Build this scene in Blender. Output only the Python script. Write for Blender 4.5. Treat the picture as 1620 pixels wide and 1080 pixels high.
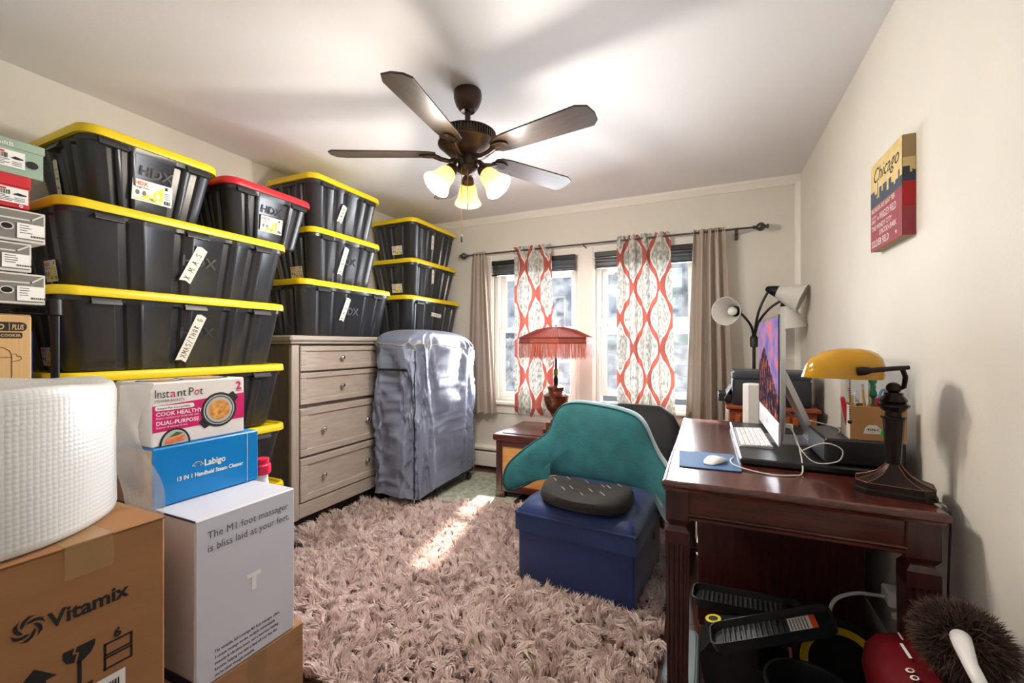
import bpy, math, random
import numpy as np
from mathutils import Matrix, Vector, noise as mnoise
for o in list(bpy.data.objects): bpy.data.objects.remove(o)
scene = bpy.context.scene
COL = scene.collection
R = math.radians
PI = math.pi
rnd = random.Random(7)

# ---------------------------------------------------------------- camera, sky, sun, window daylight, exposure
cam_d = bpy.data.cameras.new('camera')
cam_d.sensor_width = 36.0
cam_d.lens = 680.0 / 1620.0 * 36.0
cam_d.shift_y = 5.0 / 1620.0
cam_d.clip_start = 0.02
cam = bpy.data.objects.new('camera', cam_d)
COL.objects.link(cam)
cam.location = (0, 0, 1.2)
cam.rotation_euler = (R(90), 0, math.atan(310.0 / 680.0))
scene.camera = cam

world = bpy.data.worlds.new('sky')
scene.world = world
world.use_nodes = True
wn = world.node_tree.nodes
bg = wn['Background']
bg.inputs['Color'].default_value = (0.62, 0.76, 1.0, 1)
bg.inputs['Strength'].default_value = 0.4

def lamp(name, kind, energy, col, loc, rot=(0, 0, 0), **kw):
    d = bpy.data.lights.new(name, kind)
    d.energy = energy
    d.color = col
    for k, v in kw.items(): setattr(d, k, v)
    o = bpy.data.objects.new(name, d)
    COL.objects.link(o)
    o.location = loc
    o.rotation_euler = rot
    return o

# sun: travels (+0.19, -1, -0.93)
sd = Vector((0.19, -1.0, -0.93)).normalized()
sun = lamp('sun', 'SUN', 14.0, (1.0, 0.93, 0.82), (0, 8, 8), angle=R(2.2))
sun.rotation_euler = sd.to_track_quat('-Z', 'Y').to_euler()
# daylight falling in through the two windows
for i, wx in enumerate((-1.48, -0.5)):
    lamp('window_daylight', 'AREA', 25.0, (0.88, 0.94, 1.0), (wx, 3.735, 1.30), (R(-90), 0, 0),
         shape='RECTANGLE', size=0.76, size_y=1.1, spread=R(112))

scene.view_settings.view_transform = 'Standard'
scene.view_settings.look = 'None'
scene.view_settings.gamma = 1.0
scene.view_settings.use_curve_mapping = False
scene.view_settings.exposure = 0.95

# ---------------------------------------------------------------- materials
def lin(c):
    r = []
    for v in c[:3]:
        v /= 255.0
        r.append(v / 12.92 if v <= 0.04045 else ((v + 0.055) / 1.055) ** 2.4)
    return (r[0], r[1], r[2], 1.0)

MATS = {}
def mat(name, col, rough=0.5, metal=0.0, var=0.0, vscale=8.0, stretch=(1, 1, 1), bump=0.0, bscale=60.0,
        coat=0.0, sheen=0.0, emit=None, estr=0.0, trans=0.0, spec=0.5, col2=None, detail=4.0, sss=0.0):
    if name in MATS: return MATS[name]
    m = bpy.data.materials.new(name)
    m.use_nodes = True
    nt = m.node_tree
    n, l = nt.nodes, nt.links
    b = n['Principled BSDF']
    c = lin(col)
    b.inputs['Base Color'].default_value = c
    b.inputs['Roughness'].default_value = rough
    b.inputs['Metallic'].default_value = metal
    b.inputs['Specular IOR Level'].default_value = spec
    if coat: b.inputs['Coat Weight'].default_value = coat; b.inputs['Coat Roughness'].default_value = 0.12
    if sheen: b.inputs['Sheen Weight'].default_value = sheen; b.inputs['Sheen Roughness'].default_value = 0.4
    if emit: b.inputs['Emission Color'].default_value = lin(emit); b.inputs['Emission Strength'].default_value = estr
    if trans: b.inputs['Transmission Weight'].default_value = trans
    if var or bump or col2:
        tc = n.new('ShaderNodeTexCoord')
        mp = n.new('ShaderNodeMapping')
        mp.inputs['Scale'].default_value = stretch
        l.new(tc.outputs['Object'], mp.inputs['Vector'])
    if var or col2:
        nz = n.new('ShaderNodeTexNoise')
        nz.inputs['Scale'].default_value = vscale
        nz.inputs['Detail'].default_value = detail
        l.new(mp.outputs['Vector'], nz.inputs['Vector'])
        rp = n.new('ShaderNodeValToRGB')
        if col2:
            rp.color_ramp.elements[0].color = c
            rp.color_ramp.elements[1].color = lin(col2)
        else:
            rp.color_ramp.elements[0].color = tuple(x * (1 - var) for x in c[:3]) + (1,)
            rp.color_ramp.elements[1].color = tuple(min(1, x * (1 + var)) for x in c[:3]) + (1,)
        rp.color_ramp.elements[0].position = 0.3
        rp.color_ramp.elements[1].position = 0.7
        l.new(nz.outputs['Fac'], rp.inputs['Fac'])
        l.new(rp.outputs['Color'], b.inputs['Base Color'])
    if bump:
        nb = n.new('ShaderNodeTexNoise')
        nb.inputs['Scale'].default_value = bscale
        nb.inputs['Detail'].default_value = 3.0
        l.new(mp.outputs['Vector'], nb.inputs['Vector'])
        bp = n.new('ShaderNodeBump')
        bp.inputs['Strength'].default_value = bump
        bp.inputs['Distance'].default_value = 0.01
        l.new(nb.outputs['Fac'], bp.inputs['Height'])
        l.new(bp.outputs['Normal'], b.inputs['Normal'])
    MATS[name] = m
    return m

def mix_translucent(m, fac, col=None):
    """cloth that lets light through: the surface shader mixed with a translucent one"""
    nt = m.node_tree
    n, l = nt.nodes, nt.links
    b = n['Principled BSDF']
    out = n['Material Output']
    tr = n.new('ShaderNodeBsdfTranslucent')
    if b.inputs['Base Color'].is_linked: l.new(b.inputs['Base Color'].links[0].from_socket, tr.inputs['Color'])
    else: tr.inputs['Color'].default_value = b.inputs['Base Color'].default_value
    if col: tr.inputs['Color'].default_value = lin(col)
    mx = n.new('ShaderNodeMixShader')
    mx.inputs[0].default_value = fac
    l.new(b.outputs[0], mx.inputs[1])
    l.new(tr.outputs[0], mx.inputs[2])
    l.new(mx.outputs[0], out.inputs['Surface'])
    return m

def mix_transparent(m, fac, noise=None):
    nt = m.node_tree
    n, l = nt.nodes, nt.links
    out = n['Material Output']
    src = out.inputs['Surface'].links[0].from_socket
    tr = n.new('ShaderNodeBsdfTransparent')
    mx = n.new('ShaderNodeMixShader')
    mx.inputs[0].default_value = fac
    l.new(src, mx.inputs[1])
    l.new(tr.outputs[0], mx.inputs[2])
    l.new(mx.outputs[0], out.inputs['Surface'])
    if noise:
        tc = n.new('ShaderNodeTexCoord')
        nz = n.new('ShaderNodeTexNoise')
        nz.inputs['Scale'].default_value = noise[0]
        nz.inputs['Detail'].default_value = 6
        l.new(tc.outputs['Object'], nz.inputs['Vector'])
        mr = n.new('ShaderNodeMapRange')
        mr.inputs['From Min'].default_value = 0.35
        mr.inputs['From Max'].default_value = 0.65
        mr.inputs['To Min'].default_value = noise[1]
        mr.inputs['To Max'].default_value = noise[2]
        l.new(nz.outputs['Fac'], mr.inputs['Value'])
        l.new(mr.outputs['Result'], mx.inputs[0])
    return m

# ---------------------------------------------------------------- mesh builder
def T(x=0, y=0, z=0): return Matrix.Translation((x, y, z))
def RX(d): return Matrix.Rotation(R(d), 4, 'X')
def RY(d): return Matrix.Rotation(R(d), 4, 'Y')
def RZ(d): return Matrix.Rotation(R(d), 4, 'Z')
def face(o, side):
    """print plane: u to the reader's right, v up, n out of the face"""
    u, v, n = {'+x': ((0, 1, 0), (0, 0, 1), (1, 0, 0)), '-y': ((1, 0, 0), (0, 0, 1), (0, -1, 0)),
               '-x': ((0, -1, 0), (0, 0, 1), (-1, 0, 0)), '+z': ((1, 0, 0), (0, 1, 0), (0, 0, 1)),
               '+y': ((-1, 0, 0), (0, 0, 1), (0, 1, 0))}[side]
    return Matrix(((u[0], v[0], n[0], o[0]), (u[1], v[1], n[1], o[1]), (u[2], v[2], n[2], o[2]), (0, 0, 0, 1)))

def rrect(w, h, r, n=4):
    """rounded rectangle outline, counter-clockwise, centred"""
    p = []
    for cx, cy, a0 in ((w / 2 - r, h / 2 - r, 0), (-w / 2 + r, h / 2 - r, 90), (-w / 2 + r, -h / 2 + r, 180), (w / 2 - r, -h / 2 + r, 270)):
        for k in range(n + 1):
            a = R(a0 + 90.0 * k / n)
            p.append((cx + r * math.cos(a), cy + r * math.sin(a)))
    return p

TEXTS = {}
def text_geo(s, size, bold=0.0, shear=0.0, space=1.0, align='LEFT'):
    k = (s, bold, shear, space, align)
    if k not in TEXTS:
        cu = bpy.data.curves.new('t', 'FONT')
        cu.body = s; cu.size = 1.0; cu.offset = bold; cu.shear = shear
        cu.space_character = space; cu.align_x = align; cu.resolution_u = 2
        ob = bpy.data.objects.new('t', cu)
        me = bpy.data.meshes.new_from_object(ob)
        TEXTS[k] = ([tuple(v.co) for v in me.vertices], [tuple(p.vertices) for p in me.polygons])
        bpy.data.objects.remove(ob); bpy.data.meshes.remove(me); bpy.data.curves.remove(cu)
    v, f = TEXTS[k]
    return [(x * size, y * size, 0) for x, y, z in v], f

class MB:
    def __init__(s, mx=None):
        s.v, s.f, s.m, s.uv, s.mx = [], [], [], None, mx
    def add(s, v, f, mi=0, mx=None):
        o = len(s.v)
        M = mx if s.mx is None else (s.mx if mx is None else s.mx @ mx)
        if M is not None:
            a = np.array(v, dtype=float)
            A = np.array(M)
            v = (a @ A[:3, :3].T + A[:3, 3]).tolist()
        s.v.extend(v)
        s.f.extend([tuple(i + o for i in q) for q in f])
        s.m.extend([mi] * len(f))
        return s
    def cbox(s, x0, y0, z0, x1, y1, z1, b=0.004, mi=0, mx=None):
        b = min(b, 0.49 * min(abs(x1 - x0), abs(y1 - y0), abs(z1 - z0)))
        c = ((x0 + x1) / 2, (y0 + y1) / 2, (z0 + z1) / 2)
        h = (abs(x1 - x0) / 2, abs(y1 - y0) / 2, abs(z1 - z0) / 2)
        v, idx = [], {}
        for sx in (-1, 1):
            for sy in (-1, 1):
                for sz in (-1, 1):
                    g = (sx, sy, sz)
                    for ax in range(3):
                        p = [c[i] + g[i] * (h[i] if i == ax else h[i] - b) for i in range(3)]
                        idx[(g, ax)] = len(v); v.append(tuple(p))
        fs = []
        for ax in range(3):
            o1, o2 = [i for i in range(3) if i != ax]
            for sg in (-1, 1):
                q = []
                for a_, b_ in ((-1, -1), (1, -1), (1, 1), (-1, 1)):
                    g = [0, 0, 0]; g[ax] = sg; g[o1] = a_; g[o2] = b_
                    q.append(idx[(tuple(g), ax)])
                fs.append(q)
            for a_ in (-1, 1):
                for b_ in (-1, 1):
                    g0 = [0, 0, 0]; g0[o1] = a_; g0[o2] = b_
                    g1 = list(g0); g0[ax] = -1; g1[ax] = 1
                    fs.append([idx[(tuple(g0), o1)], idx[(tuple(g1), o1)], idx[(tuple(g1), o2)], idx[(tuple(g0), o2)]])
        for sx in (-1, 1):
            for sy in (-1, 1):
                for sz in (-1, 1):
                    fs.append([idx[((sx, sy, sz), a)] for a in range(3)])
        out = []
        for q in fs:
            p0, p1, p2 = (Vector(v[q[i]]) for i in range(3))
            nn = (p1 - p0).cross(p2 - p0)
            mid = sum((Vector(v[i]) for i in q), Vector()) / len(q) - Vector(c)
            out.append(tuple(q) if nn.dot(mid) >= 0 else tuple(reversed(q)))
        return s.add(v, out, mi, mx)
    def loft(s, rings, cap0=True, cap1=True, closed=True, mi=0, mx=None, loop=False):
        n = len(rings[0])
        v = [p for r in rings for p in r]
        f = []
        m = len(rings)
        for i in range(m if loop else m - 1):
            i2 = (i + 1) % m
            for j in range(n if closed else n - 1):
                k = (j + 1) % n
                f.append((i * n + j, i * n + k, i2 * n + k, i2 * n + j))
        if cap0 and not loop: f.append(tuple(reversed(range(n))))
        if cap1 and not loop: f.append(tuple((m - 1) * n + j for j in range(n)))
        return s.add(v, f, mi, mx)
    def lathe(s, prof, n=24, mi=0, mx=None, cap0=True, cap1=True):
        rings = [[(r * math.cos(2 * PI * j / n), r * math.sin(2 * PI * j / n), z) for j in range(n)] for r, z in prof]
        return s.loft(rings, cap0, cap1, True, mi, mx)
    def prism(s, poly, z0, z1, mi=0, mx=None, b=0.0):
        if b:
            c = (sum(p[0] for p in poly) / len(poly), sum(p[1] for p in poly) / len(poly))
            def ins(k):
                r = []
                N = len(poly)
                for i in range(N):
                    p, q, w = Vector(poly[i - 1]), Vector(poly[i]), Vector(poly[(i + 1) % N])
                    d1, d2 = (q - p).normalized(), (w - q).normalized()
                    n1, n2 = Vector((-d1.y, d1.x)), Vector((-d2.y, d2.x))
                    bi = n1 + n2
                    bi = bi / max(0.3, bi.length_squared / 2) 
                    r.append((q.x + bi.x * k * 1.0, q.y + bi.y * k * 1.0))
                return r
            i_ = ins(b)
            rings = [[(x, y, z0) for x, y in i_], [(x, y, z0 + b) for x, y in poly], [(x, y, z1 - b) for x, y in poly], [(x, y, z1) for x, y in i_]]
        else:
            rings = [[(x, y, z0) for x, y in poly], [(x, y, z1) for x, y in poly]]
        return s.loft(rings, mi=mi, mx=mx)
    def tube(s, pts, r, n=8, mi=0, mx=None, cap=True):
        P = [Vector(p) for p in pts]
        rr = r if isinstance(r, (list, tuple)) else [r] * len(P)
        t0 = (P[1] - P[0]).normalized()
        a = Vector((0, 0, 1)) if abs(t0.z) < 0.9 else Vector((1, 0, 0))
        nx = t0.cross(a).normalized()
        rings = []
        for i, p in enumerate(P):
            t = (P[min(i + 1, len(P) - 1)] - P[max(i - 1, 0)]).normalized()
            nx = (nx - t * nx.dot(t)).normalized()
            ny = t.cross(nx)
            rings.append([tuple(p + (nx * math.cos(2 * PI * j / n) + ny * math.sin(2 * PI * j / n)) * rr[i]) for j in range(n)])
        return s.loft(rings, cap, cap, True, mi, mx)
    def ellipsoid(s, rx, ry, rz, n=16, m=10, mi=0, mx=None, e=1.0):
        prof = []
        rings = []
        for i in range(1, m):
            a = -PI / 2 + PI * i / m
            ca, sa = math.cos(a), math.sin(a)
            rings.append([(rx * ca * math.cos(2 * PI * j / n), ry * ca * math.sin(2 * PI * j / n), rz * sa) for j in range(n)])
        return s.loft(rings, True, True, True, mi, mx)
    # flat print
    def rect(s, mx, x0, y0, x1, y1, mi=0, lift=0.0006):
        return s.add([(x0, y0, lift), (x1, y0, lift), (x1, y1, lift), (x0, y1, lift)], [(0, 1, 2, 3)], mi, mx)
    def poly(s, mx, pts, mi=0, lift=0.0006):
        return s.add([(x, y, lift) for x, y in pts], [tuple(range(len(pts)))], mi, mx)
    def disc(s, mx, x, y, rx, ry=None, mi=0, lift=0.0006, n=28):
        ry = ry or rx
        return s.poly(mx, [(x + rx * math.cos(2 * PI * k / n), y + ry * math.sin(2 * PI * k / n)) for k in range(n)], mi, lift)
    def line(s, mx, pts, w, mi=0, lift=0.0008):
        for (x0, y0), (x1, y1) in zip(pts[:-1], pts[1:]):
            d = Vector((x1 - x0, y1 - y0)); L = d.length or 1e-6
            d = d / L; nn = Vector((-d.y, d.x)) * (w / 2); e = d * (w / 2)
            s.poly(mx, [(x0 - e.x - nn.x, y0 - e.y - nn.y), (x1 + e.x - nn.x, y1 + e.y - nn.y), (x1 + e.x + nn.x, y1 + e.y + nn.y), (x0 - e.x + nn.x, y0 - e.y + nn.y)], mi, lift)
        return s
    def text(s, mx, t, x, y, size, mi=0, lift=0.0009, bold=0.0, shear=0.0, space=1.0, align='LEFT', sx=1.0, fit=None):
        v, f = text_geo(t, size, bold, shear, space, align)
        if fit: sx = fit / (max(p[0] for p in v) - min(p[0] for p in v))
        return s.add([(x + a * sx, y + b, lift) for a, b, c in v], f, mi, mx)
    def mesh(s, name, mats, smooth=35):
        me = bpy.data.meshes.new(name)
        me.from_pydata(s.v, [], s.f)
        if not isinstance(mats, (list, tuple)): mats = [mats]
        for m in mats: me.materials.append(m)
        if len(mats) > 1: me.polygons.foreach_set('material_index', s.m)
        if s.uv:
            ul = me.uv_layers.new(name='UVMap')
            vi = np.empty(len(me.loops), dtype=np.int32)
            me.loops.foreach_get('vertex_index', vi)
            ul.data.foreach_set('uv', np.array(s.uv, dtype=np.float32)[vi].ravel())
        if smooth:
            me.polygons.foreach_set('use_smooth', [True] * len(me.polygons))
            if smooth < 180: me.set_sharp_from_angle(angle=R(smooth))
        me.update()
        return me

def tag(o, label=None, cat=None, group=None, kind=None):
    if label: o['label'] = label
    if cat: o['category'] = cat
    if group: o['group'] = group
    if kind: o['kind'] = kind
    return o
def thing(name, label, cat, loc=(0, 0, 0), rot=0.0, group=None):
    o = bpy.data.objects.new(name, None)
    o.empty_display_size = 0.05
    COL.objects.link(o)
    o.location = loc
    o.rotation_euler = rot if isinstance(rot, (tuple, list)) else (0, 0, R(rot))
    return tag(o, label, cat, group)
def put(name, me, parent=None, loc=None, rot=None):
    o = bpy.data.objects.new(name, me)
    COL.objects.link(o)
    if parent: o.parent = parent
    if loc: o.location = loc
    if rot: o.rotation_euler = rot
    return o
def part(name, mb, mats, parent=None, smooth=35, label=None, loc=None, rot=None):
    o = put(name, mb.mesh(name, mats, smooth), parent, loc, rot)
    if label: o['label'] = label
    return o
def single(name, mb, mats, label, cat, loc=(0, 0, 0), rot=0.0, group=None, smooth=35):
    o = put(name, mb.mesh(name, mats, smooth))
    o.location = loc
    o.rotation_euler = rot if isinstance(rot, (tuple, list)) else (0, 0, R(rot))
    return tag(o, label, cat, group)
def struct(name, mb, mats, label=None, parent=None, smooth=35):
    o = put(name, mb.mesh(name, mats, smooth), parent)
    if not parent: o['kind'] = 'structure'
    if label: o['label'] = label
    return o
def box_mesh(x0, y0, z0, x1, y1, z1, b=0.004): return MB().cbox(x0, y0, z0, x1, y1, z1, b)
# ---------------------------------------------------------------- materials of the place
M_wall = mat('wall_paint', (223, 219, 209), 0.75, var=0.03, vscale=3, bump=0.05, bscale=120)
M_ceil = mat('ceiling_paint', (229, 228, 229), 0.8, bump=0.04, bscale=90)
M_trim = mat('trim_paint', (238, 234, 224), 0.45)
M_white = mat('white_plastic', (236, 236, 236), 0.4)
M_black = mat('black_plastic', (20, 20, 22), 0.42)
M_blackm = mat('black_metal', (22, 22, 24), 0.35, metal=0.6)
M_chrome = mat('chrome', (220, 222, 225), 0.12, metal=1.0)
M_alu = mat('aluminium', (205, 207, 212), 0.32, metal=0.85)
M_card = mat('cardboard', (156, 116, 80), 0.8, var=0.10, vscale=5, stretch=(1, 1, 6), bump=0.05, bscale=40)
M_ink = mat('black_ink', (22, 20, 20), 0.7)
M_paper = mat('white_paper', (236, 234, 230), 0.7)
M_greyink = mat('grey_ink', (120, 120, 122), 0.7)
def wood(name, c1, c2, stretch=(1, 1, 10), scale=6.0, rough=0.3, coat=0.0):
    m = mat(name, c1, rough, col2=c2, vscale=scale, stretch=stretch, coat=coat, detail=8, bump=0.03, bscale=scale * 4)
    return m
M_mahog_x = wood('mahogany_across', (58, 22, 18), (96, 42, 32), (1.5, 14, 14), 4, 0.3, 0.3)
M_mahog_y = wood('mahogany_along', (58, 22, 18), (98, 44, 34), (7, 1.3, 30), 4, 0.22, 0.5)
M_mahog_z = wood('mahogany_upright', (46, 20, 19), (78, 36, 31), (14, 14, 1.5), 4, 0.3, 0.3)

# ---------------------------------------------------------------- room shell
XL, XR, YB, YF, HC = -2.8, 0.613, 3.75, -1.0, 2.44
WINS = [(-1.90, -1.06, 0.66, 2.0), (-0.90, -0.06, 0.66, 2.0)]     # openings in the window wall
floor = struct('floor', box_mesh(XL - .1, YF - .1, -0.12, XR + .1, YB + .1, -0.012, 0.001), mat('subfloor', (40, 24, 18), 0.8), 'dark stained hardwood floor')
M_plank = [wood('plank_%s' % n, a, b, (16, 1.2, 16), 4, 0.28, 0.35) for n, a, b in
           (('red', (62, 34, 24), (98, 58, 42)), ('brown', (72, 42, 30), (112, 70, 50)), ('dark', (54, 30, 22), (86, 50, 38)))]
PW = 0.0838
pmesh = {}
i = 0
x = XL
while x < XR - 0.01:
    y = YF - rnd.random() * 0.9
    w = min(PW, XR - x)
    while y < YB:
        L = rnd.choice((1.2, 1.5, 1.8))
        y0, y1 = max(y, YF), min(y + L, YB)
        if y1 - y0 > 0.02:
            key = (round(y1 - y0, 2), round(w, 3), rnd.randrange(3))
            if key not in pmesh: pmesh[key] = MB().cbox(0.0006, 0.0006, -0.012, w - 0.0006, y1 - y0 - 0.0006, 0.0, 0.0012).mesh('plank', M_plank[key[2]])
            put('plank', pmesh[key], floor, (x, y0, 0))
        y += L
    x += PW
struct('ceiling', box_mesh(XL - .1, YF - .1, HC, XR + .1, YB + .1, HC + .1, 0.001), M_ceil, 'white painted ceiling')
struct('wall_left', box_mesh(XL - .1, YF - .1, 0, XL, YB + .1, HC, 0.001), M_wall, 'cream wall behind the stacked totes')
struct('wall_right', box_mesh(XR, YF - .1, 0, XR + .1, YB + .1, HC, 0.001), M_wall, 'cream wall beside the desk')
struct('wall_front', box_mesh(XL, YF - .1, 0, XR, YF, HC, 0.001), M_wall, 'cream wall behind the viewer')
wb = MB()
cuts = [XL] + [e for w in WINS for e in w[:2]] + [XR]
for k in range(0, len(cuts), 2): wb.cbox(cuts[k], YB, 0, cuts[k + 1], YB + .14, HC, 0.0005)
for w in WINS:
    wb.cbox(w[0], YB, 0, w[1], YB + .14, w[2], 0.0005)
    wb.cbox(w[0], YB, w[3], w[1], YB + .14, HC, 0.0005)
struct('wall_back', wb, M_wall, 'cream window wall', smooth=0)
# crown moulding, corner bead, baseboards, baseboard heater
def moulding(prof, a, b, up=(0, 0, 1)):
    a, b = Vector(a), Vector(b)
    d = (b - a).normalized()
    return [[tuple(p + Vector(o)) for o in prof] for p in (a, b)]
cp = [(0, -0.058), (-0.012, -0.056), (-0.018, -0.04), (-0.034, -0.022), (-0.046, -0.014), (-0.05, 0), (0, 0)]
struct('trim_1', MB().loft([[(x, YB + q, HC + r) for q, r in cp] for x in (XL, XR)]), M_trim, 'white crown moulding along the window wall', smooth=50)
struct('trim_2', MB().loft([[(XR - 0.03 + a, YB - b, z) for a, b in ((0, 0), (0, .018), (.008, .026), (.016, .026), (.03, .034), (.03, 0))] for z in (0, HC - 0.05)]), M_trim, 'slim white corner bead beside the window wall', smooth=50)
bp_ = [(0, 0), (0.016, 0), (0.016, 0.1), (0.01, 0.118), (0.004, 0.125), (0, 0.125)]
struct('baseboard_right', MB().loft([[(XR - q, y, z) for q, z in bp_] for y in (YF, YB)]), M_trim, 'white baseboard along the desk wall')
struct('baseboard_left', MB().loft([[(XL + q, y, z) for q, z in bp_] for y in (YB, YF)]), M_trim, 'white baseboard along the tote wall')
hb = thing('baseboard_heater', 'long cream baseboard heater under the windows', 'heater', (-0.9, YB, 0))
hp = [(0, .02), (-.06, .02), (-.068, .03), (-.068, .15), (-.055, .165), (-.06, .175), (-.06, .2), (-.045, .215), (0, .215)]
part('cover', MB().loft([[(x, q, z) for q, z in hp] for x in (-1.2, 1.2)]), M_trim, hb, 30)
part('fin_slot', MB().cbox(-1.18, -.0665, .17, 1.18, -.052, .18, .001), mat('dark_gap', (60, 58, 55), .8), hb)
for x in (-1.2, 1.2): part('end_cap', MB().cbox(x - .012, -.072, .0, x + .012, -.001, .22, .004), M_trim, hb)

# ---------------------------------------------------------------- windows
def glass_mat():
    m = mat('window_glass', (200, 214, 226), 0.08, spec=0.5)
    n, l = m.node_tree.nodes, m.node_tree.links
    tl = n.new('ShaderNodeBsdfTranslucent'); tl.inputs['Color'].default_value = (0.75, 0.85, 1.0, 1)
    mx = n.new('ShaderNodeMixShader'); mx.inputs[0].default_value = 0.35
    l.new(n['Principled BSDF'].outputs[0], mx.inputs[1]); l.new(tl.outputs[0], mx.inputs[2])
    l.new(mx.outputs[0], n['Material Output'].inputs['Surface'])
    return mix_transparent(m, 0.8, noise=(14.0, 0.84, 0.96))
M_glass = glass_mat()
M_vinyl = mat('white_vinyl', (214, 214, 210), 0.4)
for wi, (x0, x1, z0, z1) in enumerate(WINS):
    name = 'window_%d' % (wi + 1)
    wo = bpy.data.objects.new(name, None); COL.objects.link(wo); wo['kind'] = 'structure'
    wo['label'] = ('white double-hung window behind the fringed lamp', 'white double-hung window beside the taupe curtain')[wi]
    wo.location = ((x0 + x1) / 2, YB, 0)
    hw = (x1 - x0) / 2
    for s in (-1, 1):
        part('jamb', MB().cbox(s * hw - (0.0 if s < 0 else .035), 0.02, z0, s * hw + (.035 if s < 0 else 0.0), .135, z1, .003), M_vinyl, wo)
    part('head_jamb', MB().cbox(-hw + .035, .02, z1 - .03, hw - .035, .135, z1, .003), M_vinyl, wo)
    part('sill_track', MB().cbox(-hw + .035, .02, z0, hw - .035, .135, z0 + .03, .003), M_vinyl, wo)
    zm = 1.335 if wi == 0 else 1.375
    for nm, ya, za, zb in (('upper_sash', .088, zm - .02, z1 - .03), ('lower_sash', .045, z0 + .03 + (0.0 if wi == 0 else 0.06), zm + .025 + (0.0 if wi == 0 else 0.03))):
        sx = hw - .037
        s_ = MB()
        s_.cbox(-sx, ya, za, -sx + .05, ya + .036, zb, .004)
        s_.cbox(sx - .05, ya, za, sx, ya + .036, zb, .004)
        s_.cbox(-sx + .05, ya, za, sx - .05, ya + .036, za + .052, .004)
        s_.cbox(-sx + .05, ya, zb - .045, sx - .05, ya + .036, zb, .004)
        so = part(nm, s_, M_vinyl, wo)
        part('pane', MB().cbox(-sx + .048, ya + .014, za + .05, sx - .048, ya + .019, zb - .043, .0005), M_glass, so)
    part('sash_lock', MB().cbox(-.03, .028, zm + .025, .03, .046, zm + .04, .003), M_vinyl, wo)
# casing round both windows
cas = [('trim_3', (-1.99, -1.90, .62, 2.06), 'white casing left of the windows'), ('trim_4', (-1.06, -.90, .62, 2.06), 'white casing between the two windows'),
       ('trim_5', (-.06, .03, .62, 2.06), 'white casing right of the windows')]
for n_, (a, b, c, d), lb in cas:
    m_ = MB().cbox(a, YB - .02, c, b, YB + .02, d, .006)
    m_.cbox(a + .015, YB - .028, c, b - .015, YB - .018, d, .005)
    struct(n_, m_, M_trim, lb)
struct('trim_6', MB().cbox(-2.01, YB - .024, 2.0, .05, YB + .02, 2.09, .006), M_trim, 'white head casing over both windows')
struct('trim_7', MB().cbox(-2.02, YB - .06, .625, .06, YB + .02, .66, .008), M_trim, 'white window stool under both windows')
struct('trim_8', MB().cbox(-2.0, YB - .018, .54, .04, YB + .01, .626, .005), M_trim, 'white apron under the window stool')
# raised blinds
M_blind = mat('black_blind', (30, 31, 36), .3)
for wi, (x0, x1, z0, z1) in enumerate(WINS):
    b_ = thing('venetian_blind', ('raised black venetian blind over the window behind the fringed lamp', 'raised black venetian blind over the window by the taupe curtain')[wi], 'blind', ((x0 + x1) / 2, YB - .052, 1.985))
    hw = (x1 - x0) / 2 - .006
    part('head_rail', MB().cbox(-hw, -.022, -.03, hw, .022, .015, .004), M_blind, b_)
    sm = None
    for k in range(9):
        if sm is None: sm = MB().loft([[(x, -.022, -.004), (x, 0, 0.0), (x, .022, -.004), (x, .022, -.0065), (x, 0, -.0025), (x, -.022, -.0065)] for x in (-hw, hw)]).mesh('slat', M_blind)
        put('slat', sm, b_, (rnd.uniform(-.004, .004), rnd.uniform(-.003, .003), -.034 - k * .0085), (R(rnd.uniform(-6, 6)), R(rnd.uniform(-.15, .15)), 0))
    part('bottom_rail', MB().cbox(-hw, -.02, -.128, hw, .02, -.114, .004), M_blind, b_)
# ---------------------------------------------------------------- outside
g = struct('ground', box_mesh(-40, 4.5, -3.1, 30, 60, -3.0, .01), mat('ground_soil', (62, 62, 54), .9, var=.2, vscale=.7), 'bare winter ground outside')
M_side = mat('pale_siding', (140, 146, 150), .7, var=.08, vscale=2)
M_green = mat('green_fascia', (96, 132, 118), .6)
gar = thing('garage', 'pale sided garage with green eave seen through the windows', 'building', (-.6, 8.0, -3.0))
bm_ = MB().cbox(-2.4, 0, 0, 2.4, .03, .19, .006).mesh('siding_board', M_side)
for k in range(22): put('siding_board', bm_, gar, (0, 0, k * .192), (R(-2.5), 0, 0))
part('core', MB().cbox(-2.38, .04, 0, 2.38, 3.6, 4.25, .01), M_side, gar)
part('eave', MB().cbox(-2.6, -.28, 4.2, 2.6, 3.8, 4.38, .02), M_green, gar)
part('roof', MB().loft([[(x, -.3, 4.38), (x, 1.7, 4.62), (x, 3.8, 4.38)] for x in (-2.6, 2.6)]), mat('roof_felt', (62, 74, 78), .8), gar)
ho = thing('house', 'blue grey house with dark windows behind the garage', 'building', (-8.2, 17.0, -3.0))
M_blue = mat('blue_siding', (118, 142, 166), .7, var=.08, vscale=1)
part('walls', MB().cbox(-7.5, 0, 0, 4.6, 6, 6.9, .02), M_blue, ho)
part('roof', MB().loft([[(x, -.4, 6.9), (x, 3, 8.0), (x, 6.4, 6.9)] for x in (-7.9, 4.9)]), mat('roof_slate', (58, 68, 80), .8), ho)
for x in (-5.8, -3.2, -.6, 2.4):
    for z in (2.2, 4.8):
        w_ = part('window', MB().cbox(x - .5, -.06, z, x + .5, .02, z + 1.4, .02), M_trim, ho)
        part('pane', MB().cbox(x - .42, -.075, z + .08, x + .42, -.05, z + 1.32, .005), mat('far_glass', (58, 74, 92), .1), w_)
ho2 = thing('house', 'green trimmed house against the sky at the right window', 'building', (-.8, 13.6, -3.0))
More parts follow.
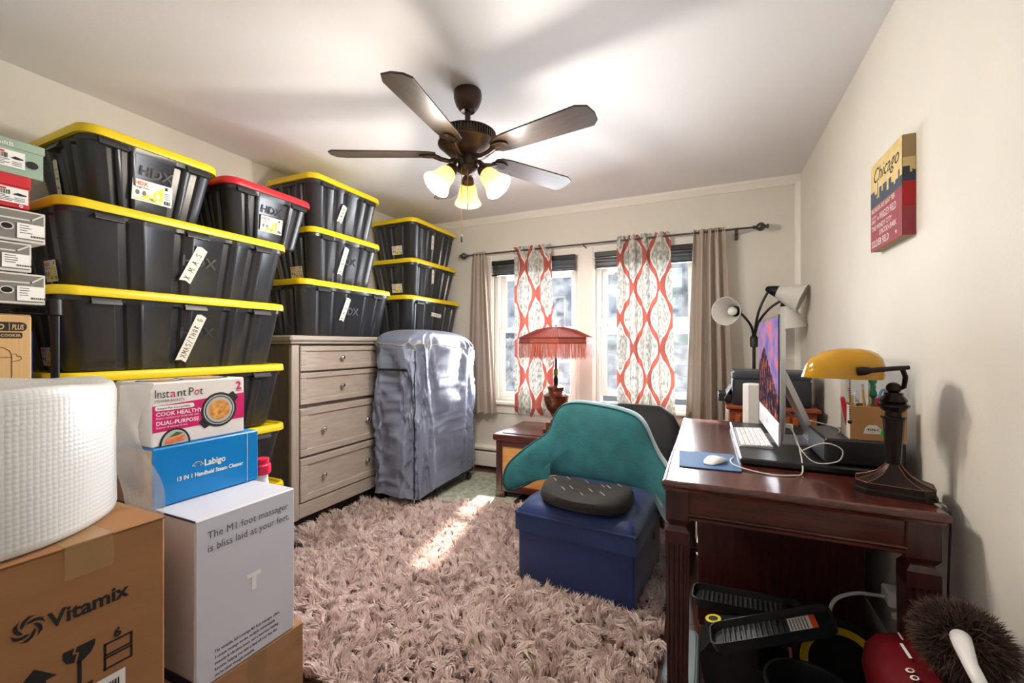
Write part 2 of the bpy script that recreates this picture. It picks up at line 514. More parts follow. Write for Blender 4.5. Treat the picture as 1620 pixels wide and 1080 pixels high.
part('walls', MB().cbox(-1.3, 0, 0, 1.6, 4, 5.6, .02), mat('teal_siding', (104, 150, 156), .7), ho2)
part('eave', MB().cbox(-1.6, -.4, 5.6, 1.9, 4.2, 5.85, .02), M_green, ho2)
part('chimney', MB().cbox(.2, .6, 5.8, .75, 1.2, 7.1, .02), mat('chimney_brick', (110, 128, 136), .8), ho2)
up = thing('utility_pole', 'dark utility pole with cross arm outside the right window', 'pole', (-.55, 12.5, -3.0))
part('mast', MB().tube([(0, 0, 0), (0, 0, 7.0)], .09, 10), mat('pole_wood', (66, 76, 82), .8), up)
part('cross_arm', MB().cbox(-.7, -.06, 6.3, .7, .06, 6.42, .01), mat('pole_wood', (66, 76, 82), .8), up)
M_bark = mat('bark', (112, 100, 92), .9, var=.2, vscale=6)
def branch(mb, p, d, L, r, dep, rg):
    pts = [p]; q = p.copy(); dd = d.copy()
    for k in range(4):
        dd = (dd + Vector((rg.uniform(-.22, .22), rg.uniform(-.22, .22), rg.uniform(-.05, .16)))).normalized()
        q = q + dd * (L / 4); pts.append(q.copy())
        if dep > 0 and k > 0:
            for _ in range(2):
                a = (dd + Vector((rg.uniform(-1, 1), rg.uniform(-1, 1), rg.uniform(-.2, .8)))).normalized()
                branch(mb, q.copy(), a, L * rg.uniform(.45, .7), r * .5, dep - 1, rg)
    mb.tube(pts, [r, r * .88, r * .75, r * .62, r * .45], 5 if dep else 3)
for k, (x, y, h_, lb) in enumerate(((-4.9, 7.2, 1.5, 'bare tree outside the left window, nearest the glass'), (-6.8, 11.2, 1.9, 'bare tree farther back outside the left window'))):
    rg = random.Random(11 + k)
    tr_ = thing('bare_tree', lb, 'tree', (x, y, -3.0))
    part('trunk', MB().tube([(0, 0, -.05), (.03, 0, 1.2), (-.02, .04, 2.5)], [.14, .11, .09], 8), M_bark, tr_)
    m_ = MB()
    for a in range(6):
        branch(m_, Vector((0, 0, 1.4 + a * .2)), Vector((math.cos(a * 1.1), math.sin(a * 1.1), 1.1)).normalized(), h_ * 1.25, .05, 2, rg)
    o = part('branches', m_, M_bark, tr_, 180)
    o['kind'] = 'stuff'

# ---------------------------------------------------------------- storage totes
M_tote = mat('tote_black', (46, 48, 53), .32, var=.10, vscale=5, spec=.6)
M_lidY = mat('lid_yellow', (240, 208, 16), .36)
M_lidR = mat('lid_red', (214, 34, 48), .36)
M_tape = mat('masking_tape', (226, 222, 210), .7)
M_stkY = mat('sticker_yellow', (244, 210, 30), .5)
M_stkO = mat('sticker_orange', (232, 92, 40), .5)
M_emb = mat('embossed_plastic', (24, 25, 28), .5)
M_clip = mat('clip_plastic', (48, 50, 54), .4)

def tote_ring(W, L, r, z, g, nl, ns, gr=True):
    """rounded rectangle (x width, y length) with channels pressed into its four sides"""
    pts = []
    def side(a, b, n_out, ng, half):
        a, b, n_out = Vector(a), Vector(b), Vector(n_out)
        LL = (b - a).length; d = (b - a) / LL
        pts.append(a)
        for fr, ch in ng:
            s0 = LL * fr
            if ch:                 # channel
                for ds, dep in ((-.021, 0), (-.013, -g), (.013, -g), (.021, 0)): pts.append(a + d * (s0 + ds) + n_out * dep)
            else:                  # raised rib
                for ds, dep in ((-.009, 0), (-.004, g * .45), (.004, g * .45), (.009, 0)): pts.append(a + d * (s0 + ds) + n_out * dep)
        pts.append(b)
    def corner(cx, cy, a0):
        for k in range(1, 5):
            a = R(a0 + 90.0 * k / 5); pts.append(Vector((cx + r * math.cos(a), cy + r * math.sin(a))))
    w, l = W / 2, L / 2
    side((w, -l + r), (w, l - r), (1, 0), nl, 1); corner(w - r, l - r, 0)
    side((w - r, l), (-w + r, l), (0, 1), ns, 1); corner(-w + r, l - r, 90)
    side((-w, l - r), (-w, -l + r), (-1, 0), nl, 1); corner(-w + r, -l + r, 180)
    side((-w + r, -l), (w - r, -l), (0, -1), ns, 1); corner(w - r, -l + r, 270)
    return [(p.x, p.y, z) for p in pts]

STROKES = {'X': [[(0, 0), (.6, 1)], [(.6, 0), (.05, 1)]], 'M': [[(0, 0), (.08, 1), (.35, .35), (.62, 1), (.7, 0)]], 'A': [[(0, 0), (.3, 1), (.6, 0)], [(.12, .4), (.48, .4)]],
           'S': [[(.55, .9), (.2, 1), (.05, .75), (.5, .4), (.45, .08), (.05, .05)]], '/': [[(.0, -.15), (.45, 1.1)]], 'T': [[(0, 1), (.6, .95)], [(.3, 1), (.28, 0)]],
           'H': [[(.05, 1), (.05, 0)], [(.5, 1), (.5, 0)], [(.05, .5), (.5, .5)]], 'O': [[(.3, 1), (.05, .6), (.15, .05), (.45, .1), (.5, .7), (.3, 1)]],
           'R': [[(.05, 0), (.08, 1), (.45, .85), (.1, .5), (.5, 0)]], 'G': [[(.5, .85), (.2, 1), (.0, .5), (.2, .02), (.5, .15), (.5, .45), (.3, .45)]],
           'U': [[(.05, 1), (.08, .1), (.4, .08), (.45, 1)]], 'I': [[(.1, 1), (.1, 0)]], 'N': [[(0, 0), (.02, 1), (.5, 0), (.5, 1)]], 'E': [[(.45, 1), (.05, 1), (.05, 0), (.45, 0)], [(.05, .5), (.4, .5)]], ' ': []}
def tape_strip(parent, mx, L, w, words, seed=0):
    rg = random.Random(seed)
    m_ = MB()
    pts = [(-L / 2, -w / 2), (-L / 2 + .006, 0), (-L / 2 - .004, w / 2), (L / 2 - .008, w / 2), (L / 2, .1 * w), (L / 2 - .006, -w / 2)]
    m_.poly(mx, pts, 0, .0012)
    h_ = w * .52
    n = len(words)
    st = (L * .86) / max(1, n)
    for i, c in enumerate(words):
        for s_ in STROKES.get(c, []):
            m_.line(mx, [(-L * .42 + i * st + a * h_ * .8, -h_ / 2 + b * h_ + rg.uniform(-.001, .001)) for a, b in s_], w * .055, 1, .0018)
    return part('tape_strip', m_, [M_tape, M_ink], parent, 0, 'masking tape with handwriting')
def tote_label(parent, mx, w, h):
    m_ = MB()
    m_.rect(mx, 0, 0, w, h, 0, .0012)
    m_.poly(mx, [(w * .18, h * .16), (w * .76, h * .16), (w * .76, h * .86), (w * .5, h * .5)], 1, .0016)
    m_.rect(mx, w * .02, h * .06, w * .76, h * .11, 1, .0016)
    m_.text(mx, 'HDX', w * .05, h * .74, h * .24, 2, .002, bold=.03)
    m_.text(mx, 'Tough Tote', w * .05, h * .6, h * .12, 3, .002, bold=.01)
    for k in range(4): m_.disc(mx, w * (.13 + k * .165), h * .38, w * .05, h * .12, 0 if k > 1 else 4, .002, 10)
    m_.text(mx, '14', w * .42, h * .12, h * .15, 3, .0022, bold=.03)
    m_.text(mx, 'gal', w * .52, h * .12, h * .1, 3, .0022)
    for k in range(7): m_.rect(mx, w * (.8 + k * .023), h * .08, w * (.8 + k * .023 + (.012 if k % 3 else .018)), h * .26, 3, .002)
    m_.rect(mx, w * .8, h * .78, w * .87, h * .92, 3, .002)
    for k in range(4): m_.rect(mx, w * .8, h * (.34 + k * .09), w * (.95 - .03 * (k % 2)), h * (.37 + k * .09), 4, .002)
    return part('label', m_, [M_paper, M_stkY, M_stkO, M_ink, M_greyink], parent, 0, 'white and yellow paper label')

TM = {}
def tote(xf, y0, y1, z0, z1, W, lid, label, group, tape=None, sticker=None, emb=True, rot=0.0):
    L, H = y1 - y0, z1 - z0
    t = thing('storage_tote', label, 'tote', (xf - W / 2, (y0 + y1) / 2, z0), rot, group)
    k = (round(L, 3), round(W, 3), round(H, 3))
    if k not in TM:
        nl = [(.15, 1), (.24, 0), (.41, 1), (.48, 0), (.68, 1), (.74, 0), (.84, 1), (.91, 0)] if L > .9 else [(.05, 1), (.11, 0), (.20, 1), (.26, 0), (.74, 1), (.82, 0), (.93, 1)] if L < .56 else [(.08, 1), (.27, 1), (.45, 1), (.72, 1), (.9, 1)]
        ns = [(.12, 1), (.3, 0), (.5, 1), (.7, 0), (.88, 1)]
        g = .013
        tp = .034
        bw, bl = W - .05, L - .05
        rings = [tote_ring(bw - 2 * tp - .03, bl - 2 * tp - .03, .05, 0.0, g * .6, nl, ns), tote_ring(bw - 2 * tp - .012, bl - 2 * tp - .012, .055, .012, g, nl, ns)]
        hz = H - .062
        rings.append(tote_ring(bw, bl, .06, hz, g, nl, ns))
        rings.append(tote_ring(bw + .012, bl + .012, .062, hz + .006, .001, nl, ns))
        rings.append(tote_ring(bw + .02, bl + .02, .064, H - .02, .001, nl, ns))
        body = MB().loft(rings).mesh('body', M_tote, 40)
        lm = MB()
        o = lambda d, z, r: [(a, b, z) for a, b in rrect(W + d, L + d, r, 6)]
        lm.loft([o(-.016, H - .036, .062), o(-.004, H - .038, .068), o(0, H - .03, .07), o(-.003, H - .01, .07), o(-.012, H - .002, .066), o(-.03, H, .06), o(-.05, H - .002, .05), o(-.06, H - .012, .046), o(-.12, H - .012, .03)])
        lids = {}
        TM[k] = (body, lm, lids)
    body, lm, lids = TM[k]
    if lid not in lids: lids[lid] = lm.mesh('lid', M_lidY if lid == 'y' else M_lidR, 50)
    b = put('body', body, t)
    l = put('lid', lids[lid], t)
    if 'clip' not in TM: TM['clip'] = MB().loft([[(0, y, 0), (.02, y, 0), (.02, y, .006), (.008, y, .03), (0, y, .03)] for y in (-.048, .048)]).mesh('clip', M_clip)
    for q in ((-.3, .3) if L < .9 else (-.34, -.0, .34)):
        put('clip', TM['clip'], t, (W / 2 - .024, q * L, H - .068))
    put('clip', TM['clip'], t, (0, -L / 2 + .024, H - .068), (0, 0, R(-90)))
    # local front surface: lower part leans in
    ang = math.atan2(.034, H - .062)
    fm = T(W / 2 - .025 - .034 * (1 - .42), 0, H * .42) @ RY(math.degrees(ang)) @ face((0, 0, 0), '+x')
    nm = T(0, -L / 2 + .025 + .034 * (1 - .42), H * .42) @ RX(math.degrees(ang)) @ face((0, 0, 0), '-y')
    if emb:
        part('embossed_mark', MB().text(fm, 'HDX', .02 if L > .9 else .0, .04 if L < .6 else .0, .07 if L > .6 else .058, 0, .0035, bold=.02, align='CENTER'), M_emb, t, 0)
    if tape:
        side, u, v, LL, w, a, words = tape
        tape_strip(t, (fm if side == '+x' else nm) @ T(u, v, .006) @ RZ(a), LL, w, words, hash((u, v)) % 99)
    if sticker:
        side, u, v, w, h = sticker
        tote_label(t, (fm if side == '+x' else nm) @ T(u, v, .004), w, h)
    return t

GA, GB, GC = 'long totes stacked on the floor', 'totes stacked on the chest of drawers', 'totes stacked behind the grey cover'
XA = -2.2
yA0, yA1 = .745, 1.725
tote(XA, yA0, yA1, .0, .42, .55, 'y', 'long black tote at the very bottom of the floor stack', GA, emb=False)
tote(XA, yA0, yA1, .42, .755, .55, 'y', 'long black tote, second from the floor, behind the blue carton', GA, emb=False)
tote(XA, yA0, yA1, .755, 1.092, .55, 'y', 'long black tote just behind the cooker carton, below both taped totes', GA)
tote(XA, yA0, yA1, 1.092, 1.43, .55, 'y', 'long black tote with tape reading XMAS/THOR G', GA, tape=('+x', -.005, .0, .235, .046, 70, 'XMAS/THOR G'), sticker=('-y', .02, -.12, .1, .075))
tote(XA, yA0 + .01, yA1 + .01, 1.43, 1.772, .55, 'y', 'long black tote with tape reading XMAS', GA, tape=('+x', -.005, .01, .185, .05, 68, 'XMAS'), sticker=('-y', .02, -.12, .1, .085))
tote(XA + .01, .815, 1.345, 1.762, 2.072, .52, 'y', 'short black tote with yellow lid, topmost by the shoe boxes', 'short totes on the long ones', tape=('-y', -.04, -.0, .17, .035, 88, 'XMAS'), sticker=('+x', -.085, -.068, .15, .09))
tote(XA + .01, 1.37, 1.895, 1.762, 2.062, .46, 'r', 'short black tote with red lid', 'short totes on the long ones', sticker=('+x', -.06, -.06, .13, .085))
tote(-2.25, 1.93, 2.57, 1.955, 2.296, .48, 'y', 'topmost black tote on the chest of drawers', GB, tape=('+x', -.045, .0, .13, .042, 72, 'XMAS'), emb=False)
tote(-2.25, 1.93, 2.575, 1.615, 1.953, .48, 'y', 'middle black tote on the chest of drawers', GB, tape=('+x', -.04, .02, .2, .04, 76, 'NUNRIS'), sticker=('-y', -.02, -.12, .11, .075))
tote(-2.25, 1.86, 2.695, 1.262, 1.614, .52, 'y', 'lowest black tote, standing straight on the chest of drawers', GB, tape=('+x', -.05, .035, .17, .04, 72, 'XMAS'))
tote(-2.25, 2.945, 3.66, 1.94, 2.284, .50, 'y', 'topmost black tote of the stack beside the windows', GC, tape=('+x', -.04, .045, .13, .036, 95, 'SUI'), sticker=('-y', -.02, -.1, .11, .075), emb=False)
tote(-2.25, 2.945, 3.66, 1.62, 1.939, .50, 'y', 'middle black tote of the stack beside the windows', GC, tape=('+x', -.04, .065, .13, .036, 98, 'HIN'), sticker=('-y', -.02, -.1, .11, .075), emb=False)
tote(-2.25, 2.885, 3.725, 1.262, 1.619, .52, 'y', 'lowest black tote of the stack beside the windows, partly behind the cover', GC, tape=('+x', .015, .06, .16, .034, -4, 'XMAS'), emb=False)
# ---------------------------------------------------------------- chest of drawers
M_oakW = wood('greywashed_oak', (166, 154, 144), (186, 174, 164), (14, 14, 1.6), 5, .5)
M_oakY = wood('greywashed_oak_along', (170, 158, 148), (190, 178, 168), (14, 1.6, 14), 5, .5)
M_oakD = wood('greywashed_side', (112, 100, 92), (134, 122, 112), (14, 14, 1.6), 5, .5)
def chest(y0, label):
    c = thing('chest_of_drawers', label, 'dresser', (-2.35, y0, 0), group='grey washed chests of drawers')
    W = .875
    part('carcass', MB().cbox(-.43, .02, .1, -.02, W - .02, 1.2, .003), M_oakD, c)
    for a, b in ((.0, .055), (W - .055, W)):
        part('stile', MB().cbox(-.03, a, .09, .0, b, 1.2, .004), M_oakW, c)
    part('base_rail', MB().cbox(-.03, .055, .095, .0, W - .055, .185, .004), M_oakY, c)
    tp = MB()
    tp.cbox(-.44, -.02, 1.205, .02, W + .02, 1.222, .006)
    tp.cbox(-.44, -.032, 1.222, .034, W + .032, 1.258, .01)
    part('top', tp, M_oakY, c)
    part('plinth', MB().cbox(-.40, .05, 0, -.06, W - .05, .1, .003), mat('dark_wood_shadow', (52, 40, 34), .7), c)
    for (z0, z1, kn) in ((1.03, 1.192, (.397,)), (.815, 1.018, (.397,)), (.485, .79, (.238, .64)), (.195, .47, (.238, .64))):
        d = MB()
        a0, a1 = .06, W - .06
        fr = .035 if z1 - z0 < .25 else .045
        d.cbox(-.02, a0, z0, -.006, a1, z1, .003)
        for q in ((a0, z0, a1, z0 + fr), (a0, z1 - fr, a1, z1), (a0, z0 + fr, a0 + fr + .01, z1 - fr), (a1 - fr - .01, z0 + fr, a1, z1 - fr)):
            d.cbox(-.012, q[0], q[1], .006, q[2], q[3], .004)
        dr = part('drawer', d, M_oakY, c)
        for k in kn:
            part('knob', MB().lathe([(.006, 0), (.0065, .008), (.006, .013), (.013, .018), (.0165, .024), (.0155, .03), (.009, .034), (.002, .035)], 16, mx=T(-.006, k, (z0 + z1) / 2) @ RY(90)), M_chrome, dr, 60)
    return c
chest(1.86, 'grey washed chest of drawers with round chrome knobs beside the grey cover')
chest(2.80, 'grey washed chest of drawers hidden behind the grey cover')

# ---------------------------------------------------------------- wire rack with shoe boxes
rk = thing('wire_shelving_unit', 'black wire shelving unit at the left edge holding shoe boxes', 'shelf', (-2.47, .25, 0))
for sx in (-1, 1):
    for sy in (-1, 1):
        pm = MB().tube([(sx * .29, sy * .49, 0), (sx * .29, sy * .49, 1.355)], .0125, 10)
        p_ = part('post', pm, M_blackm, rk)
        for z in (.2, .6, .945, 1.335): part('collar', MB().lathe([(.0125, -.03), (.02, -.025), (.0185, .03), (.0125, .032)], 12, mx=T(sx * .29, sy * .49, z)), M_black, p_)
for z in (.2, .6, .945, 1.335):
    s_ = MB()
    for sx in (-1, 1):
        s_.tube([(sx * .29, -.475, z), (sx * .29, .475, z)], .004, 6)
        s_.tube([(sx * .29, -.475, z - .025), (sx * .29, .475, z - .025)], .0035, 6)
    for sy in (-1, 1):
        s_.tube([(-.29, sy * .475, z), (.29, sy * .475, z)], .004, 6)
        s_.tube([(-.29, sy * .475, z - .025), (.29, sy * .475, z - .025)], .0035, 6)
    for k in range(30): s_.tube([(-.29, -.45 + k * .031, z + .003), (.29, -.45 + k * .031, z + .003)], .0018, 4)
    part('wire_shelf', s_, M_blackm, rk)['kind'] = 'stuff'

M_sg = mat('shoebox_green', (150, 172, 152), .7, var=.04)
M_sr = mat('shoebox_red', (196, 20, 34), .6, var=.05)
M_sgr = mat('shoebox_grey', (122, 118, 112), .7, var=.05)
M_sw = mat('shoebox_offwhite', (212, 208, 200), .7)
M_hole = mat('dark_hole', (26, 24, 22), .9)
def shoe_label(m_, fm, x, y, w, h, mi_w, mi_k, mi_c=None):
    m_.rect(fm, x, y, x + w, y + h, mi_w, .001)
    rg = random.Random(int(x * 1e4) + int(h * 1e5))
    if mi_c is not None: m_.rect(fm, x + .006, y + h * .82, x + w * .38, y + h * .93, mi_c, .0014)
    bx = x + .005
    by = (y + h * .5, y + h * .8) if mi_c is not None else (y + .006, y + h * .25)
    if mi_c is None: bx = x + w * .5
    for k in range(11):
        ww = rg.choice((.0012, .0022, .003)); m_.rect(fm, bx, by[0], bx + ww, by[1], mi_k, .0014); bx += ww + rg.choice((.001, .0016))
    for k in range(4):
        yy = y + h * (.1 + .1 * k) if mi_c is not None else y + h * (.35 + .16 * k)
        m_.rect(fm, x + .006, yy, x + w * rg.uniform(.35, .6), yy + .0022, mi_k, .0014)
    if mi_c is not None:
        m_.poly(fm, [(x + w * .55, y + h * .55), (x + w * .7, y + h * .7), (x + w * .82, y + h * .66), (x + w * .95, y + h * .62), (x + w * .95, y + h * .55), (x + w * .75, y + h * .5)], mi_k, .0014)
        for k in range(3): m_.rect(fm, x + w * .6, y + h * (.12 + .1 * k), x + w * .9, y + h * (.12 + .1 * k) + .002, mi_k, .0014)
XS = -2.17
def shoebox(name_label, y0, y1, z0, z1, body, kind, dep=.34, rot=0.0):
    t = thing('shoe_box', name_label, 'box', (XS, (y0 + y1) / 2, z0), rot, 'shoe boxes on the wire shelf')
    hw, H = (y1 - y0) / 2, z1 - z0
    part('body', MB().cbox(-dep, -hw + .003, 0, -.003, hw - .003, H - .004, .002), body if kind != 'grey' else M_sw, t)
    f = face((0, 0, 0), '+x')
    if kind != 'grey':
        part('lid', MB().cbox(-dep - .004, -hw, H - (.04 if kind == 'red' else .03), .001, hw, H, .002), body, t)
        m_ = MB()
        if kind == 'green':
            shoe_label(m_, f, hw - .128, .022, .078, .056, 0, 1, 2)
            m_.disc(f, hw - .032, .045, .015, .013, 1, .0014)
            m_.text(f, 'StadtB', hw - .13, H - .026, .02, 0, .003)
        else:
            shoe_label(m_, f, hw - .092, .014, .085, .052, 0, 1, 2)
            m_.text(f, 'o', hw - .03, .002, .02, 0, .002, bold=.02)
        part('print', m_, [M_paper, M_ink, M_sr], t, 0)
    else:
        m_ = MB()
        m_.rect(f, -hw + .006, .008, hw - .008, H - .01, 1, -.0018)
        m_.line(f, [(-hw + .01, H * .64), (hw - .04, H * .68), (hw - .01, H - .012)], .005, 0, .001)
        m_.disc(f, hw - .098, H * .42, .017, .013, 0, .0012); m_.disc(f, hw - .098, H * .42, .0135, .01, 2, .0016)
        shoe_label(m_, f, hw - .074, .012, .066, H * .46, 3, 2)
        part('print', m_, [M_sw, M_sgr, M_hole, M_paper], t, 0)
    return t
yS = .715
shoebox('grey and white shoe box, lowest on the wire shelf', .42, yS, 1.341, 1.452, M_sgr, 'grey')
shoebox('grey and white shoe box, middle of the three alike', .40, yS - .035, 1.453, 1.557, M_sgr, 'grey')
shoebox('grey and white shoe box directly under the red one', .42, yS, 1.558, 1.672, M_sgr, 'grey')
shoebox('red shoe box with white size label', .38, yS - .04, 1.673, 1.785, M_sr, 'red')
shoebox('sage green shoe box on top of the shoe box pile', .40, yS - .005, 1.786, 1.905, M_sg, 'green')

# ---------------------------------------------------------------- multi-cooker carton and blue box on the rack
M_kraft = mat('kraft_ribbed', (206, 166, 112), .8, var=.06, vscale=3, stretch=(60, 60, .4))
mc = thing('cooker_carton', 'kraft multi-cooker carton on the wire shelf', 'box', (-2.10, .455, .952))
part('carton', MB().cbox(-.34, -.2, 0, 0, .2, .346, .004), M_kraft, mc)
part('flap', MB().cbox(-.33, -.19, .346, -.01, .2, .350, .001), M_card, mc)
f = face((0, 0, 0), '+x'); m_ = MB()
m_.poly(f, [(x + .07, y + .308) for x, y in rrect(.236, .03, .013)], 0, .001)
m_.poly(f, [(x + .08, y + .279) for x, y in rrect(.196, .019, .005)], 0, .001)
m_.text(f, 'PRO', .10, .2985, .024, 1, .0016, bold=.03, shear=.15, fit=.036); m_.text(f, 'PLUS', .153, .2985, .024, 1, .0016, bold=.03, shear=.15, fit=.028)
m_.rect(f, .147, .295, .1484, .321, 1, .0016)
m_.text(f, 'MULTI-COOKER', .174, .2745, .0125, 1, .0016, bold=.03, space=1.1, align='RIGHT', fit=.082)
m_.line(f, [(.06, .245), (.135, .238), (.148, .228), (.153, .212), (.154, .05)], .0016, 0)
m_.line(f, [(.152, .217), (.163, .217), (.166, .21), (.174, .208), (.176, .2), (.17, .195), (.154, .192)], .0016, 0)
m_.line(f, [(.06, .205), (.154, .206)], .0016, 0)
part('print', m_, [M_ink, M_kraft], mc, 0)
bb = thing('toy_carton', 'narrow dark blue carton between the kraft carton and the rack post', 'box', (-2.30, .70, .952))
part('carton', MB().cbox(-.2, -.04, 0, 0, .02, .3, .003), mat('box_blue', (22, 60, 140), .5, var=.1, vscale=20), bb)
part('print', MB().text(face((0, 0, 0), '+x') @ T(0.012, .06, 0) @ RZ(90), 'BUILDING', 0, 0, .035, 0, .001, bold=.03), M_paper, bb, 0)

# ---------------------------------------------------------------- cartons in the left foreground
def carton(t, x0, y0, z0, x1, y1, z1, m, b=.004): return part('carton', MB().cbox(x0, y0, z0, x1, y1, z1, b), m, t)
M_kbrown = mat('brown_carton', (154, 108, 66), .75, var=.08, vscale=3, stretch=(1, 1, 5), bump=.04, bscale=30)
vb = thing('blender_carton', 'large brown blender carton under the bubble wrap roll', 'box', (-1.2, .1, .36))
carton(vb, -.6, -.15, 0, 0, .5, .42, M_kbrown)
part('top_flap', MB().cbox(-.3, -.148, .42, .002, .503, .4245, .0015), M_kbrown, vb)
part('packing_tape', MB().cbox(-.2, .32, .4246, .0025, .40, .4253, .0002).cbox(.0022, .32, .355, .003, .40, .4253, .0002), mix_transparent(mat('clear_tape', (204, 170, 120), .12), .75), vb)
f = face((0, .36, 0), '+x') 
m_ = MB()
m_.text(f, 'Vitamix', -.063, .272, .043, 0, .001, bold=.03, fit=.134)
for k in range(6):    # swirl emblem of six vanes
    pts = []
    for q in range(6): pts.append((.42 + .58 * q / 5, k * 60 - 62 * q / 5))
    for q in range(5, -1, -1): pts.append((.40 + .58 * q / 5, k * 60 - 62 * q / 5 + 44 - 12 * q / 5))
    pts = [(.034 * r_ * math.cos(R(a_)), .034 * r_ * math.sin(R(a_))) for r_, a_ in pts]
    m_.poly(f, [(-.091 + x * .7, .289 + y * .74) for x, y in pts], 0, .001)
part('wordmark', m_, M_ink, vb, 0); m_ = MB()
gx, gy = -.016, .117       # wine glass
m_.poly(f, [(gx - .026, gy + .092), (gx - .008, gy + .092), (gx - .011, gy + .08), (gx - .004, gy + .077), (gx - .008, gy + .061), (gx - .02, gy + .066), (gx - .026, gy + .078)], 0)
m_.poly(f, [(gx - .004, gy + .092), (gx + .026, gy + .092), (gx + .025, gy + .08), (gx + .018, gy + .067), (gx + .004, gy + .057), (gx - .005, gy + .057), (gx + .0, gy + .078), (gx - .007, gy + .082)], 0)
m_.rect(f, gx - .0035, gy + .005, gx + .0035, gy + .06, 0); m_.rect(f, gx - .022, gy + .0, gx + .022, gy + .006, 0)
for k in range(2):       # stacking boxes
    z = .16 - k * .03
    m_.line(f, [(.026, z), (.073, z), (.073, z + .024), (.026, z + .024), (.026, z)], .0045, 0)
m_.text(f, '6', .041, .19, .027, 0, bold=.04)
m_.poly(f, [(-.083, .205), (-.115, .172), (-.1, .172), (-.1, .1), (-.066, .1), (-.066, .172), (-.05, .172)], 0)
m_.rect(f, -.0, .03, .062, .112, 1, .001)
rg = random.Random(3); bx = .008
while bx < .05:
    w_ = rg.choice((.0012, .002, .003)); m_.rect(f, bx, .05, bx + w_, .098, 0, .0016); bx += w_ + rg.choice((.001, .0018))
part('shipping_symbols', m_, [M_ink, M_paper], vb, 0)
tb = thing('moving_carton', 'plain brown carton underneath the blender carton', 'box', (-1.2, .1, 0))
carton(tb, -.6, -.15, 0, 0, .5, .358, M_kbrown)

mb_ = thing('under_carton', 'brown taped carton under the white massager carton', 'box', (-1.25, .7, 0))
carton(mb_, -.36, -.02, 0, .0, .335, .262, M_card)
part('packing_tape', MB().cbox(.0, .14, .06, .0006, .2, .262, .0002), MATS['clear_tape'], mb_)
M_mw = mat('massager_white', (206, 208, 220), .5, var=.02)
ms = thing('massager_carton', 'white foot massager carton with grey slogan', 'box', (-1.25, .695, .263))
carton(ms, -.25, 0, 0, 0, .305, .462, M_mw)
part('lid_edge', MB().cbox(-.252, -.001, .445, -.246, .306, .4635, .001).cbox(-.25, -.0015, .458, .001, .001, .4635, .0005), mat('navy_edge', (46, 42, 78), .6), ms)
part('base_band', MB().cbox(-.25, -.002, 0, .0006, .0, .03, .0003), MATS['navy_edge'], ms)
f = face((.0, 0, 0), '+x'); m_ = MB()
m_.text(f, 'The M1 foot massager', .031, .402, .03, 0, fit=.248); m_.text(f, 'is bliss laid at your feet.', .031, .366, .03, 0, fit=.252)
part('slogan', m_, mat('slogan_grey', (86, 86, 96), .6), ms, 0); m_ = MB()
m_.rect(f, .143, .238, .187, .25, 0); m_.rect(f, .158, .198, .172, .238, 0)
part('emblem', m_, M_white, ms, 0); m_ = MB()
for k, s_ in enumerate(('The versatile, full-coverage M1 foot massager offers', '3 unique massage modes, multiple customizable', 'intensity & vibration levels, and a luxurious heating', "function, helping you take a load off your feet like", "you've never thought possible.")):
    m_.text(f, s_, .05, .078 - k * .0165, .0128, 0, bold=.012, sx=.74)
part('paragraph', m_, mat('navy_ink', (40, 40, 62), .6), ms, 0)
lb = thing('steam_cleaner_carton', 'bright blue steam cleaner carton under the cooker basket carton', 'box', (-1.445, .692, .727))
M_lb = mat('labigo_blue', (0, 126, 200), .35, var=.03)
carton(lb, -.2, 0, 0, 0, .318, .172, M_lb)
part('end_panel', MB().cbox(-.198, -.0012, .004, -.004, .0004, .168, .0004), mat('end_brown', (200, 176, 152), .7), lb)
f = face((0, 0, 0), '+x'); m_ = MB()
m_.text(f, 'Labigo', .138, .092, .028, 0, bold=.025, fit=.065); m_.text(f, '13 IN 1 Handheld Steam Cleaner', .06, .064, .0175, 0, bold=.03, fit=.2)
for r_ in (.011, .019):
    m_.line(f, [(.12 + r_ * .8 * math.cos(R(a)), .094 + r_ * .8 * math.sin(R(a))) for a in range(20, 161, 20)], .0028, 0)
m_.rect(f, .277, .004, .2785, .168, 0, .0006)
part('front_print', m_, M_paper, lb, 0); m_ = MB()
fe = face((-.2, -.0012, 0), '-y')
m_.line(fe, [(.12 + .03 * math.cos(R(a)), .12 + .03 * math.sin(R(a))) for a in range(0, 361, 30)], .006, 1)
m_.rect(fe, .05, .05, .15, .06, 1); m_.rect(fe, .05, .07, .13, .076, 1)
part('end_print', m_, [M_paper, mat('labigo_dark', (20, 60, 110), .5)], lb, 0)
ip = thing('basket_carton', 'white and magenta cooker basket carton with food pictures', 'box', (-1.46, .697, .9))
M_ip = mat('basket_white', (232, 226, 222), .45)
carton(ip, -.2, 0, 0, 0, .272, .188, M_ip)
M_mag = mat('magenta', (206, 20, 104), .4); M_pan = mat('pan_black', (36, 38, 42), .4); M_steel = mat('pan_steel', (190, 190, 186), .4)
M_food = mat('food_mix', (200, 90, 40), .6, col2=(226, 190, 90), vscale=60, detail=2)
M_salm = mat('salmon', (224, 96, 40), .6, col2=(236, 140, 80), vscale=80); M_herb = mat('herb', (70, 100, 40), .6)
f = face((0, 0, 0), '+x'); m_ = MB()
m_.poly(f, [(.001, .043), (.271, .05), (.271, .136), (.001, .12)], 1, .0006)
for s_, x_, w_, c_ in (('Inst', .006, .036, 2), ('a', .046, .015, 1), ('nt', .065, .024, 2), ('P', .096, .013, 2), ('o', .112, .015, 1), ('t', .129, .009, 2)): m_.text(f, s_, x_, .143, .036, c_, fit=w_)
m_.text(f, 'STEAMER BASKETS', .006, .13, .011, 2, fit=.078)
